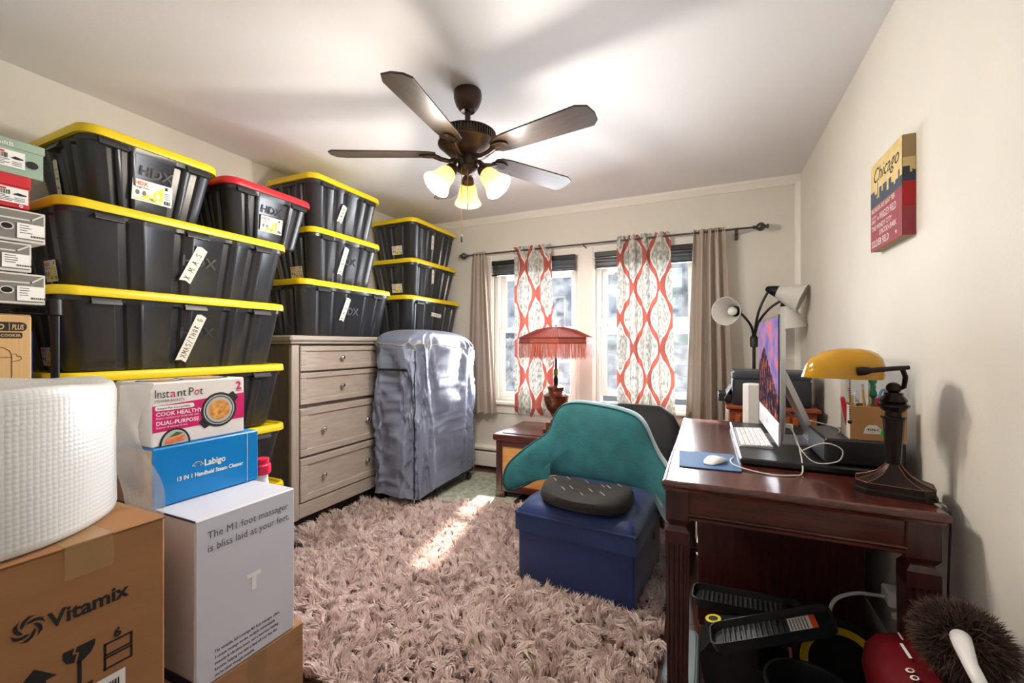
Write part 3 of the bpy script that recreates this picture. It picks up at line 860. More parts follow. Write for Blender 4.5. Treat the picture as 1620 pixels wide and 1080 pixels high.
m_.poly(f, [(x + .06, y + .113) for x, y in rrect(.105, .014, .006)], 0, .001); m_.text(f, 'Instant Pot Compatible', .012, .1095, .0095, 2, .0014)
m_.text(f, 'COOK HEALTHY', .01, .09, .0165, 0, bold=.02); m_.text(f, 'Steam nutrient-rich foods with ease', .01, .081, .008, 0)
m_.text(f, 'DUAL-PURPOSE', .01, .063, .0165, 0, bold=.02); m_.text(f, 'Steamer & strainer in one', .01, .054, .008, 0)
m_.text(f, '2', .243, .15, .036, 1, bold=.03); m_.text(f, 'PACK', .243, .142, .0085, 1, bold=.02, fit=.02)
def pan(cx, cy, r, fm_):
    m_.disc(f, cx, cy, r, r, 3, .0009); m_.disc(f, cx, cy, r * .87, r * .87, 4, .0012); m_.disc(f, cx, cy, r * .8, r * .8, 3, .0014); m_.disc(f, cx, cy, r * .74, r * .74, 4, .0016)
    m_.disc(f, cx, cy, r * .6, r * .58, fm_, .002)
pan(.188, .088, .056, 5)
for a in (40, 220): m_.poly(f, [(.188 + x * math.cos(R(a)) - y * math.sin(R(a)), .088 + x * math.sin(R(a)) + y * math.cos(R(a))) for x, y in ((.05, -.018), (.07, -.014), (.07, .014), (.05, .018))], 3, .0008)
m_.poly(f, [(.06 + .042 * math.cos(R(a)), .0 + .05 * math.sin(R(a))) for a in range(0, 181, 12)], 3, .0009)
m_.poly(f, [(.06 + .036 * math.cos(R(a)), .002 + .042 * math.sin(R(a))) for a in range(0, 181, 12)], 4, .0012)
m_.poly(f, [(.034, .004), (.086, .01), (.084, .026), (.035, .02)], 6, .002); m_.poly(f, [(.042, .024), (.062, .038), (.082, .032), (.066, .026)], 7, .0018)
part('front_print', m_, [M_paper, M_mag, M_ink, M_pan, M_steel, M_food, M_salm, M_herb], ip, 0); m_ = MB()
ft = face((-.2, 0, .188), '+z')
for (cx, cy, r) in ((.1, .07, .06), (.1, .19, .075)):
    m_.disc(ft, cx, cy, r, r, 3, .0008); m_.disc(ft, cx, cy, r * .85, r * .85, 4, .0011); m_.disc(ft, cx, cy, r * .62, r * .6, 5, .0015)
part('top_print', m_, [M_paper, M_mag, M_ink, M_pan, M_steel, M_food, M_salm, M_herb], ip, 0)

fb = thing('floor_cleaner_bottle', 'tall white bottle with red cap behind the blue carton', 'bottle', (-1.60, 1.13, .012))
part('body', MB().lathe([(.05, 0), (.055, .008), (.055, .5), (.05, .56), (.03, .62), (.024, .66), (.024, .685)], 20), mat('bottle_white', (230, 226, 226), .35), fb, 50)
part('cap', MB().lathe([(.03, .68), (.034, .684), (.034, .715), (.028, .72), (.028, .74), (.01, .745)], 20), mat('cap_red', (214, 24, 70), .35), fb, 40)
part('label_band', MB().lathe([(.0556, .12), (.0556, .4)], 24, cap0=False, cap1=False), MATS['cap_red'], fb)

# bubble wrap roll
M_bub = mat('bubble_wrap', (240, 240, 238), .25, spec=.6)
n_, l_ = M_bub.node_tree.nodes, M_bub.node_tree.links
tc = n_.new('ShaderNodeTexCoord'); vo = n_.new('ShaderNodeTexVoronoi'); vo.inputs['Scale'].default_value = 1.0
mp = n_.new('ShaderNodeMapping'); mp.inputs['Scale'].default_value = (100, 100, 100)
l_.new(tc.outputs['UV'], mp.inputs['Vector']); l_.new(mp.outputs['Vector'], vo.inputs['Vector'])
vo.inputs['Randomness'].default_value = .15
bpn = n_.new('ShaderNodeBump'); bpn.inputs['Strength'].default_value = .28; bpn.inputs['Distance'].default_value = .003; bpn.invert = True
l_.new(vo.outputs['Distance'], bpn.inputs['Height']); l_.new(bpn.outputs['Normal'], n_['Principled BSDF'].inputs['Normal'])
M_bub2 = M_bub.copy(); M_bub2.name = 'bubble_wrap_sheet'
mix_translucent(M_bub, .25)
mix_transparent(M_bub2, .6)
br = thing('bubble_wrap_roll', 'upright roll of bubble wrap with a loose end', 'bubble wrap', (-1.50, .325, .786))
m_ = MB(); rings = []; uv = []
prof = [(.04, .004), (.27, .0), (.283, .006), (.287, .02), (.288, .16), (.286, .30), (.281, .318), (.27, .325), (.24, .322), (.22, .326), (.19, .321), (.16, .326), (.13, .321), (.1, .325), (.06, .32), (.045, .2), (.04, .02)]
N = 96
V = []; UV = []
for (r, z) in prof:
    ring = []
    for j in range(N):
        a = 2 * PI * j / N
        rr = r * (1 + .012 * math.sin(3 * a + 1) + .006 * math.sin(7 * a + z * 20)) 
        zz = z + (.004 * math.sin(5 * a) if z > .3 else 0)
        ring.append((rr * math.cos(a), rr * math.sin(a), zz))
        UV.append((a * .287 if j < N - 1 else a * .287, z + (.3 - r if z > .31 else 0)))
    V.append(ring)
m_.loft(V, cap0=False, cap1=False); m_.uv = UV
part('roll', m_, M_bub, br, 180)
m_ = MB(); rows = []; UV = []
for i in range(15):
    row = []
    z = -.075 + .385 * i / 14
    for j in range(13):
        s = j / 12
        a = R(62 - 30 * s * 0)
        px_, py_ = .287 * math.cos(a), .287 * math.sin(a)
        d = (.5, .83)
        ln = .052 + .014 * math.sin(i * .55) + .035 * (1 - i / 14)
        row.append((px_ + d[0] * ln * s + .012 * math.sin(i * .7 + s * 3), py_ + d[1] * ln * s + .01 * math.sin(i * .5), z))
        UV.append((s * ln, z))
    rows.append(row)
m_.loft(rows, False, False, closed=False); m_.uv = UV
part('loose_end', m_, M_bub2, br, 180)
# ---------------------------------------------------------------- covered grill
M_cov = mat('silver_polyester', (114, 122, 144), .40, var=.05, vscale=6, bump=.4, bscale=17, spec=.7, sheen=.1)
gc = thing('grill_cover', 'crumpled silver grey cover over a wheeled grill', 'cover', (-2.098, 2.945, .0065))
def cover_pt(a, v):
    """a: angle round the cover, v: 0 hem .. 1 crown"""
    # superellipse footprint
    ca, sa = math.cos(a), math.sin(a)
    e = 2 / 7.0
    bx, by = .20 * math.copysign(abs(ca) ** e, ca), .46 * math.copysign(abs(sa) ** e, sa)
    n1 = mnoise.noise((bx * 7, by * 7, v * 4.0)); n2 = mnoise.noise((bx * 16 + 3, by * 16, v * 9.0))
    if v <= .74:
        t = v / .74
        z = .085 + t * 1.09 + .012 * math.sin(3 * a)
        if t < .12: z += (.12 - t) / .12 * (.03 * max(0, math.sin(a * 1.0 + .4)))
        out = 1 + .025 * (1 - t) + .0 * t
        s_ = by / .44
        fold = .016 * math.sin(34 * by + 5 * n1) * (.35 + .65 * t) + .012 * math.sin(58 * bx + 4 * n1 + 2) 
        fold = fold * (.6 + .5 * t) + .018 * n1 + .012 * n2
        if sa < -.5 and abs(ca) < .98: fold += .028 * mnoise.noise((bx * 22, 1.0, z * 7)) + .012 * mnoise.noise((bx * 40, 3.0, z * 18))
        rg_ = 1 - abs(mnoise.noise((bx * 5 + 7, by * 9, z * 1.3 + by * 2)))
        fold += .05 * (rg_ ** 5) - .02
        rg_ = 1 - abs(mnoise.noise((bx * 9 + 1, by * 15 + 4, z * 2.6 - by * 3)))
        fold += .022 * (rg_ ** 6) - .008
        fold += .016 * (1 - abs(mnoise.noise((bx * 17 + 2, by * 17, z * 9 + by * 6)))) ** 7 + .012 * (1 - abs(mnoise.noise((bx * 26, by * 26 + 5, z * 15 - by * 9)))) ** 7 - .01
        fold = max(-.045, min(.022, fold * min(1, t * 6 + .35)))
        L = math.hypot(bx, by)
        return (bx * out + fold * bx / L, by * out + fold * by / L, z)
    t = (v - .74) / .26
    k = math.cos(t * PI / 2) ** .55
    z = 1.175 + .135 * math.sin(t * PI / 2) ** .9 + .012 * n1 * (1 - t)
    z += -.035 * (by / .44) * k * (1 if by > 0 else .55) * k
    gath = .012 * math.sin(64 * by + 3 * n1) * (1 - t) * max(0, 1 - 3 * abs(t - .1))
    return (bx * k * (1 + .04 * n2) + gath, by * (k * .96 + .04) * k ** .1, z + gath * .6)
rings = []
NA = 320
for i in range(110):
    v = i / 109 * .985
    rings.append([cover_pt(2 * PI * j / NA, v) for j in range(NA)])
part('cover_cloth', MB().loft(rings, cap0=False), M_cov, gc, 180)
aC = -.95   # corner toward the viewer
def on_cover(a, v, d=.004):
    p = Vector(cover_pt(a, v)); q = Vector((p.x, p.y, 0)).normalized()
    return tuple(p + q * d)
part('zip', MB().tube([on_cover(-.86, .005 + .72 * k / 40, .002) for k in range(41)], .0055, 6), mat('zip_black', (34, 36, 42), .5), gc)
part('zip_pull', MB().cbox(-.004, -.004, -.03, .004, .004, .0, .001, mx=T(*on_cover(-.86, .005, .004))), M_chrome, gc)
part('handle_strap', MB().loft([[on_cover(a, .615 + dz, .008) for dz in (0, .012)] + [on_cover(a, .615 + dz, .002) for dz in (.012, 0)] for a in [-2.05 + .75 * k / 12 for k in range(13)]]), mat('strap_black', (20, 20, 24), .7), gc)
sm_ = MB().tube([on_cover(2 * PI * k / 160, .745 + .006 * math.sin(k * .4), .001) for k in range(161)], .0032, 5)
part('top_seam', sm_, mat('yellow_piping', (176, 164, 120), .6), gc)
for sx in (-.17, .17):
    for sy in (-.38, .36):
        w_ = part('caster', MB().lathe([(.008, -.011), (.026, -.011), (.03, -.006), (.03, .006), (.026, .011), (.008, .011)], 14, mx=T(sx, sy, .0305) @ RY(90)), M_black, gc)
        part('caster_fork', MB().cbox(sx - .012, sy - .018, .05, sx + .012, sy + .01, .1, .004), M_blackm, w_)
part('bottom_shelf', MB().cbox(-.19, -.41, .075, .19, .40, .095, .006), M_black, gc)
part('strap_tail', MB().cbox(.175, -.15, .012, .18, -.13, .1, .001).cbox(.175, -.155, .0, .182, -.125, .014, .002), M_black, gc)

# ---------------------------------------------------------------- shag rug
rug = thing('shag_rug', 'thick mauve taupe shag rug in the middle of the room', 'rug', (0, 0, 0))
RP = [(-1.12, .45), (-.17, .45), (-.18, 2.86), (-1.45, 2.86), (-2.36, 2.47), (-2.36, 1.80), (-2.13, 1.78), (-2.13, 1.10), (-1.16, 1.10)]
part('backing', MB().prism(RP, .001, .012), mat('rug_backing', (104, 84, 76), .95), rug, 0)
M_pile = mat('shag_pile', (224, 202, 195), .85, col2=(246, 230, 223), vscale=9, detail=3, sheen=.25, spec=.2)
def in_poly(x, y, P):
    r = np.zeros(x.shape, bool); j = len(P) - 1
    for i in range(len(P)):
        xi, yi = P[i]; xj, yj = P[j]
        r ^= ((yi > y) != (yj > y)) & (x < (xj - xi) * (y - yi) / (yj - yi + 1e-12) + xi)
        j = i
    return r
rs = np.random.RandomState(5)
st = .026
gx, gy = np.meshgrid(np.arange(-2.36, -.17, st), np.arange(.45, 2.88, st))
tx = (gx + rs.uniform(-.5, .5, gx.shape) * st * 1.1).ravel(); ty = (gy + rs.uniform(-.5, .5, gy.shape) * st * 1.1).ravel()
k = in_poly(tx, ty, RP)
# nothing grows up through the ottoman, the grill casters or the cartons
ca, sa = math.cos(R(-5.5)), math.sin(R(-5.5))
ox, oy = tx + .555, ty - 2.235
k &= ~((np.abs(ox * ca + oy * sa) < .285) & (np.abs(-ox * sa + oy * ca) < .275))
tx, ty = tx[k], ty[k]
near = ty > 1.0
NB = 17
nt_ = len(tx)
fx = np.sin(tx * 9 + ty * 4) + .8 * np.sin(tx * 17 - ty * 13 + 1) + .7 * np.sin(tx * 33 + ty * 29)
fy = np.cos(tx * 7 - ty * 8) + .8 * np.cos(tx * 15 + ty * 19 + 2) + .7 * np.sin(tx * 31 - ty * 37)
lean = np.stack([fx * .3 + rs.normal(0, .75, nt_), fy * .3 - .2 + rs.normal(0, .75, nt_)], 1)
ti = np.repeat(np.arange(nt_), NB); nb = len(ti)
bx = tx[ti] + rs.normal(0, .0065, nb); by = ty[ti] + rs.normal(0, .0065, nb)
dl = lean[ti] * .7 + rs.normal(0, .16, (nb, 2))
ln = rs.uniform(.044, .066, nb) * np.repeat(rs.uniform(.75, 1.15, nt_), NB)
m1 = np.stack([bx + dl[:, 0] * ln * .30, by + dl[:, 1] * ln * .30, .010 + ln * .55], 1)
d2 = dl * 1.0
tip = np.stack([bx + d2[:, 0] * ln * .95, by + d2[:, 1] * ln * .95, .010 + ln * np.clip(1.0 - .28 * (d2 ** 2).sum(1), .45, 1)], 1)
base = np.stack([bx, by, np.full(nb, .010)], 1)
ang = rs.uniform(0, PI, nb)
wv = np.stack([np.cos(ang), np.sin(ang), np.zeros(nb)], 1) * .0025
V = np.empty((nb, 5, 3))
V[:, 0] = base - wv; V[:, 1] = base + wv; V[:, 2] = m1 + wv * 1.25; V[:, 3] = m1 - wv * 1.25; V[:, 4] = tip
me = bpy.data.meshes.new('pile')
o_ = (np.arange(nb) * 5)[:, None]
quads = (o_ + np.array([0, 1, 2, 3])).ravel(); tris = (o_ + np.array([3, 2, 4])).ravel()
me.vertices.add(nb * 5); me.vertices.foreach_set('co', V.ravel())
me.loops.add(len(quads) + len(tris)); me.loops.foreach_set('vertex_index', np.concatenate([quads, tris]).astype(np.int32))
me.polygons.add(nb * 2)
me.polygons.foreach_set('loop_start', np.concatenate([np.arange(nb) * 4, nb * 4 + np.arange(nb) * 3]).astype(np.int32))
me.polygons.foreach_set('use_smooth', np.ones(nb * 2, bool))
me.update(calc_edges=True)
mix_translucent(M_pile, .25)
me.materials.append(M_pile)
put('pile', me, rug)['kind'] = 'stuff'

M_old = mat('faded_rug', (132, 148, 134), .95, col2=(196, 194, 172), vscale=22, detail=8)
orug = single('area_rug', MB().cbox(-.25, -.42, .0008, .70, .36, .006, .002), M_old, 'thin faded green rug under the covered grill', 'rug', (-2.05, 3.2, 0))

# ---------------------------------------------------------------- cedar trunk
M_cedar = wood('cedar_panel', (204, 138, 74), (226, 166, 96), (1.5, 14, 14), 4, .4)
tk = thing('cedar_trunk', 'dark framed cedar trunk under the fringed lamp', 'chest', (-1.52, 3.03, 0))
TW, TD = .85, .58
for a in (.0, TW - .05):
    for b in (0, TD - .05):
        part('corner_post', MB().cbox(a, b, .05, a + .05, b + .05, .45, .004), M_mahog_z, tk)
        part('foot', MB().prism([(a - .004, b - .004), (a + .075, b - .004), (a + .075, b + .05), (a - .004, b + .05)], 0, .055), M_mahog_z, tk)
for b in (.004, TD - .03): part('panel', MB().cbox(.05, b + .008, .1, TW - .05, b + .022, .41, .002), M_cedar, tk)
for a in (.008, TW - .022): part('panel', MB().cbox(a, .05, .1, a + .014, TD - .05, .41, .002), M_cedar, tk)
for z0, z1 in ((.055, .105), (.405, .45)):
    for b in (.0, TD - .03): part('rail', MB().cbox(.05, b, z0, TW - .05, b + .03, z1, .003), M_mahog_x, tk)
    for a in (.0, TW - .03): part('rail', MB().cbox(a, .05, z0, a + .03, TD - .05, z1, .003), M_mahog_y, tk)
ld = part('lid', MB().cbox(-.02, -.02, .452, TW + .02, TD + .02, .5, .006), M_mahog_x, tk)
part('lid_panel', MB().cbox(.035, .035, .5, TW - .035, TD - .035, .506, .003), M_mahog_x, ld)
part('strap_tab', MB().cbox(-.026, .26, .43, -.019, .3, .47, .002), M_black, ld)

# ---------------------------------------------------------------- fringed table lamp
M_urn = mat('tortoise_urn', (58, 26, 16), .18, col2=(120, 56, 30), vscale=26, detail=5, coat=.6)
M_brass = mat('aged_brass', (150, 118, 60), .3, metal=.9)
tl = thing('table_lamp', 'urn table lamp with red fringed shade on the trunk', 'lamp', (-1.105, 3.275, .507))
tl.scale = (.94, .94, .97)
b_ = MB()
b_.cbox(-.09, -.09, 0, .09, .09, .025, .004); b_.cbox(-.07, -.07, .025, .07, .07, .08, .006)
part('plinth', b_, M_urn, tl)
part('urn', MB().lathe([(.045, .08), (.05, .09), (.032, .105), (.028, .12), (.045, .138), (.052, .145), (.05, .152), (.075, .18), (.095, .22), (.104, .26), (.106, .285), (.11, .29), (.11, .298), (.098, .303), (.07, .318), (.066, .335), (.073, .352), (.078, .36), (.078, .367), (.055, .376), (.03, .385)], 28), M_urn, tl, 50)
part('neck', MB().lathe([(.02, .385), (.02, .44), (.016, .442), (.016, .455), (.01, .457), (.01, .85)], 14), M_blackm, tl)
part('socket', MB().lathe([(.016, .46), (.02, .463), (.02, .51), (.015, .515)], 14), M_brass, tl)
M_shade = mix_translucent(mat('shade_silk', (176, 84, 68), .7, var=.08, vscale=30), .15)
def octo(r, z, n=8): return [(r * math.cos(2 * PI * (j + .5) / n), r * math.sin(2 * PI * (j + .5) / n), z) for j in range(n)]
sh = part('shade', MB().loft([octo(.315, .725), octo(.315, .768), octo(.17, .832), octo(.06, .856)], False, False).loft([octo(.312, .725), octo(.312, .767), octo(.169, .829), octo(.06, .854)], False, True), M_shade, tl, 20)
pm = MB()
for j in range(8):
    for k in range(9):
        a0, a1 = Vector(octo(.315, .769)[j]), Vector(octo(.315, .769)[(j + 1) % 8]); c0, c1 = Vector(octo(.06, .858)[j]), Vector(octo(.06, .858)[(j + 1) % 8]); e0, e1 = Vector(octo(.17, .834)[j]), Vector(octo(.17, .834)[(j + 1) % 8])
        s_ = k / 9
        pm.tube([a0.lerp(a1, s_), e0.lerp(e1, s_), c0.lerp(c1, s_)], .0022 if k else .004, 4)
part('pleats', pm, mat('pleat_red', (132, 54, 48), .7), sh)['kind'] = 'stuff'
for z in (.727, .768): part('braid', MB().tube([Vector(octo(.317, z)[j % 8]) for j in range(9)], .0045, 5), mat('braid_brown', (112, 58, 48), .7), sh)
fm_ = MB(); rg = random.Random(4)
for j in range(8):
    a0, a1 = Vector(octo(.318, .725)[j]), Vector(octo(.318, .725)[(j + 1) % 8])
    for k in range(52):
        p = a0.lerp(a1, (k + rg.random() * .6) / 52); L = .118 + rg.uniform(-.008, .008); dx = rg.uniform(-.004, .004)
        d = (a1 - a0).normalized() * .0016
        fm_.add([tuple(p - d), tuple(p + d), (p.x + d.x + dx, p.y + d.y, p.z - L), (p.x - d.x + dx, p.y - d.y, p.z - L)], [(0, 1, 2, 3)])
part('fringe', fm_, mix_translucent(mat('fringe_red', (186, 96, 78), .7), .1), sh, 0)['kind'] = 'stuff'
part('finial', MB().lathe([(.004, .85), (.012, .858), (.006, .866), (.01, .873), (.003, .88)], 12), M_brass, tl)

# ---------------------------------------------------------------- ottoman and seat cushion
M_vel = mat('navy_velvet', (10, 42, 98), .5, var=.25, vscale=4, sheen=.35, bump=.03, bscale=200)
ot = thing('storage_ottoman', 'navy blue velvet storage ottoman on the shag rug', 'ottoman', (-.555, 2.235, .013), -5.5)
OW, OD = .30, .29
part('box', MB().loft([[(x, y, z) for x, y in rrect(2 * OW - .02, 2 * OD - .02, .012, 3)] for z in (0, .265)]), M_vel, ot)
def pad(hw, hd, z0, th, bulge, n=26, rr=.06, sag=0):
    m_ = MB(); top = []; bot = []
    for i in range(n + 1):
        rt = []
        for j in range(n + 1):
            u, v = 2 * i / n - 1, 2 * j / n - 1
            x, y = u * hw, v * hd
            e = (1 - abs(u) ** 6) * (1 - abs(v) ** 6)
            z = z0 + th + bulge * (max(0, e)) ** .5 + .005 * mnoise.noise((x * 9, y * 9, 2)) - sag * math.exp(-((x / .2) ** 2 + (y / .16) ** 2))
            rt.append((x, y, z))
        top.append(rt)
    bot = [[(p[0], p[1], z0) for p in r] for r in top]
    nn = n + 1
    v = [p for r in top for p in r] + [p for r in bot for p in r]
    f = []
    for i in range(n):
        for j in range(n):
            f.append((i * nn + j, (i + 1) * nn + j, (i + 1) * nn + j + 1, i * nn + j + 1))
            q = nn * nn
            f.append((q + i * nn + j, q + i * nn + j + 1, q + (i + 1) * nn + j + 1, q + (i + 1) * nn + j))
    ed = [(i, 0) for i in range(n + 1)] + [(n, j) for j in range(1, n + 1)] + [(i, n) for i in range(n - 1, -1, -1)] + [(0, j) for j in range(n - 1, 0, -1)]
    for a, b in zip(ed, ed[1:] + ed[:1]):
        A, B = a[0] * nn + a[1], b[0] * nn + b[1]
        f.append((A, B, B + nn * nn, A + nn * nn)[::-1])
    m_.add(v, f)
    return m_
lid_ = part('lid', pad(OW, OD, .262, .085, .075), M_vel, ot, 40)
ed_ = [(OW * math.copysign(min(1, abs(a)), a), OD * math.copysign(min(1, abs(b)), b)) for a, b in [(-1, -1), (1, -1), (1, 1), (-1, 1), (-1, -1)]]
part('piping', MB().tube([(x, y, .348) for x, y in ed_], .0055, 6), M_vel, lid_)
for s_ in (-1, 1): part('pull_hole', MB().lathe([(.012, 0), (.018, .002), (.018, .006), (.01, .006)], 14, mx=T(s_ * (OW - .011), .12, .2) @ RY(90 * s_)), mat('eyelet_brown', (120, 78, 44), .4, metal=.5), ot)

M_mesh = mat('cushion_mesh', (40, 38, 38), .8, bump=.25, bscale=420)
sc_ = thing('seat_cushion', 'black contoured mesh seat cushion with white print on the ottoman', 'cushion', (-.545, 2.085, .425), -4)
rings = []
for i, (s_, z) in enumerate(((.86, .0), (.97, .012), (1.0, .03), (.985, .052), (.93, .068), (.8, .08), (.6, .082), (.35, .075), (.1, .07))):
    ring = []
    for j in range(48):
        a = 2 * PI * j / 48
        ca, sa = math.cos(a), math.sin(a)
        x = .225 * math.copysign(abs(ca) ** .75, ca); y = .165 * math.copysign(abs(sa) ** .7, sa)
        if sa > 0: y -= .05 * math.exp(-(x / .06) ** 2)
        zz = z + (.018 * math.cos(2 * a) * s_ if i > 3 else 0) - (.02 * (s_ < .9) * (1 - s_)) 
        ring.append((x * s_, y * s_, zz + .004 * mnoise.noise((x * 9, y * 9, z * 10))))
    rings.append(ring)
part('foam_pad', MB().loft(rings), M_mesh, sc_, 60)
m_ = MB(); rg = random.Random(2)
for (x, y) in ((-.12, .06), (-.03, .09), (.06, .07), (-.16, -.02), (-.07, -.03), (.02, -.0), (.11, .0), (.0, -.07), (.1, -.07), (-.09, -.085), (.15, .05)):
    zz = min((((p[0] - x) ** 2 + (p[1] - y) ** 2), p[2]) for r_ in rings[4:] for p in r_)[1]
    m_.line(T(x, y, zz + .004) @ RZ(-50) @ RX(-4), [(-.024 + k * .004, .0035 * math.sin(k * 2.2 + x * 90)) for k in range(13)], .0022, 0, .001)
part('print', m_, mat('print_white', (214, 214, 210), .7), sc_, 0)

# ---------------------------------------------------------------- teal backrest pillow
M_teal = mat('teal_plush', (28, 98, 104), .85, var=.18, vscale=14, bump=.35, bscale=120, sheen=.7)
M_teal2 = mat('teal_edge', (50, 120, 128), .85, var=.12, vscale=16, bump=.3, bscale=120, sheen=.8)
tp = thing('backrest_pillow', 'teal plush backrest pillow with arms behind the seat cushion', 'pillow', (-.56, 2.47, .40), -3)
OUT = [(.0, .0), (-.18, .01), (-.285, .03), (-.36, -.0), (-.45, -.045), (-.50, -.06), (-.525, -.03), (-.535, .03), (-.52, .1), (-.47, .16), (-.40, .22), (-.335, .265), (-.315, .31), (-.30, .38), (-.27, .43), (-.22, .455), (-.13, .462), (0, .45),
       (.12, .432), (.2, .405), (.25, .35), (.285, .27), (.33, .2), (.42, .12), (.47, .05), (.475, -.02), (.465, -.1), (.44, -.135), (.40, -.13), (.34, -.09), (.27, -.03), (.18, .0)]
OUT = [(x * .98, z) for x, z in OUT]
def smooth_loop(P, it=2):
    for _ in range(it):
        Q = []
        for a, b in zip(P, P[1:] + P[:1]): Q += [(a[0] * .75 + b[0] * .25, a[1] * .75 + b[1] * .25), (a[0] * .25 + b[0] * .75, a[1] * .25 + b[1] * .75)]
        P = Q
    return P
OS = smooth_loop(OUT, 2)
def pil_y(x, z):     # the arms come forward, the back leans away
    w = max(0, abs(x) - .27) / .25
    return -.20 * w ** 1.2 + .22 * max(0, z) * .75
cxp, czp = -.02, .2
def pil_ring(k, dy):
    r = []
    for x, z in OS:
        # shrink toward the medial line of the pillow
        mx_ = max(-.40, min(.38, x)); mz = .2 if abs(x) < .27 else .2 - (abs(x) - .27) * .75
        sc = .6 + .4 * k; ar = max(0, abs(x) - .27); al = min(ar, .12)
        X_ = math.copysign(min(abs(x), .27) * sc + al + (ar - al) * k, x); Z_ = mz + (z - mz) * k
        n = .008 * mnoise.noise((X_ * 11, Z_ * 11, dy * 5))
        r.append((X_, pil_y(X_, Z_) + dy + n, Z_))
    return r
front = [pil_ring(k, d) for k, d in ((.0, -.0935), (.3, -.0925), (.55, -.088), (.75, -.08), (.9, -.066), (.965, -.05))]
edge = [pil_ring(k, d) for k, d in ((.965, -.05), (.995, -.03), (1.0, .0), (.995, .035), (.96, .055))]
back = [pil_ring(k, d) for k, d in ((.96, .055), (.8, .075), (.5, .085), (.05, .088))]
def rev(rs_): return list(reversed(rs_))
part('front_panel', MB().loft(front, False, False), M_teal, tp, 180)
part('side_band', MB().loft(edge, False, False), M_teal2, tp, 180)
part('back_panel', MB().loft(back, False, True), M_teal2, tp, 180)
part('piping', MB().tube([Vector(p) + Vector((0, -.004, 0)) for p in front[-1] + front[-1][:1]], .0048, 6), mat('teal_piping', (20, 78, 84), .8), tp, 180)

# ---------------------------------------------------------------- black chair behind
M_chair = mat('black_upholstery', (13, 14, 20), .7, var=.2, vscale=5)
ch = thing('lounge_chair', 'black upholstered chair behind the teal pillow', 'chair', (-.57, 2.735, 0), -4)
bk = []
for i in range(9):
    z = .34 + i * .0575
    w = (.40, .405, .41, .41, .41, .405, .39, .36, .28)[i]
    yb = .10 + .14 * (i / 8)
    th = (.07, .075, .075, .07, .065, .06, .055, .045, .025)[i]
    bk.append([(a, yb + b, z) for a, b in rrect(2 * w, 2 * th, th * .95, 5)])
part('backrest', MB().loft(bk), M_chair, ch, 60)
part('seat', MB().loft([[(a, b - .02, z) for a, b in rrect(w, d, .06, 5)] for w, d, z in ((.66, .28, .2), (.7, .3, .22), (.7, .3, .31), (.64, .25, .335))]), M_chair, ch, 60)
for sx in (-.3, .3):
    for sy in (-.1, .16): part('leg', MB().tube([(sx, sy, 0), (sx * .95, sy * .9, .205)], [.014, .02], 10), M_mahog_z, ch)

# ---------------------------------------------------------------- curtains and rod
M_rod = mat('pewter_rod', (84, 84, 84), .35, metal=.8)
rod = thing('curtain_rod', 'thin pewter curtain rod with ball finials', 'curtain rod', (-.9, 3.63, 2.066))
part('rod', MB().tube([(-1.22, 0, 0), (1.20, 0, 0)], .0075, 10), M_rod, rod)
for s_, e in ((-1, -1.22), (1, 1.2)):
    part('finial', MB().lathe([(.008, 0), (.014, .006), (.014, .012), (.008, .018), (.02, .028), (.03, .042), (.032, .054), (.028, .068), (.016, .08), (.009, .084), (.014, .09), (.018, .1), (.01, .106)], 18, mx=T(e, 0, 0) @ RY(90 * s_)), M_rod, rod, 50)
for x in (-1.17, -.075, 1.1):
    b_ = MB().tube([(x, 0, -.012), (x, .05, -.014), (x, .106, -.014)], .006, 8)
    b_.cbox(x - .011, .104, -.06, x + .011, .119, .02, .003)
    b_.tube([(x, -.006, -.012), (x, -.012, -.003), (x, -.009, .006)], .004, 6)
    part('bracket', b_, M_rod, rod)
M_taupe = mat('taupe_satin', (178, 164, 150), .45, var=.05, vscale=4, stretch=(20, 20, 1), sheen=.2)
mix_translucent(M_taupe, .05)
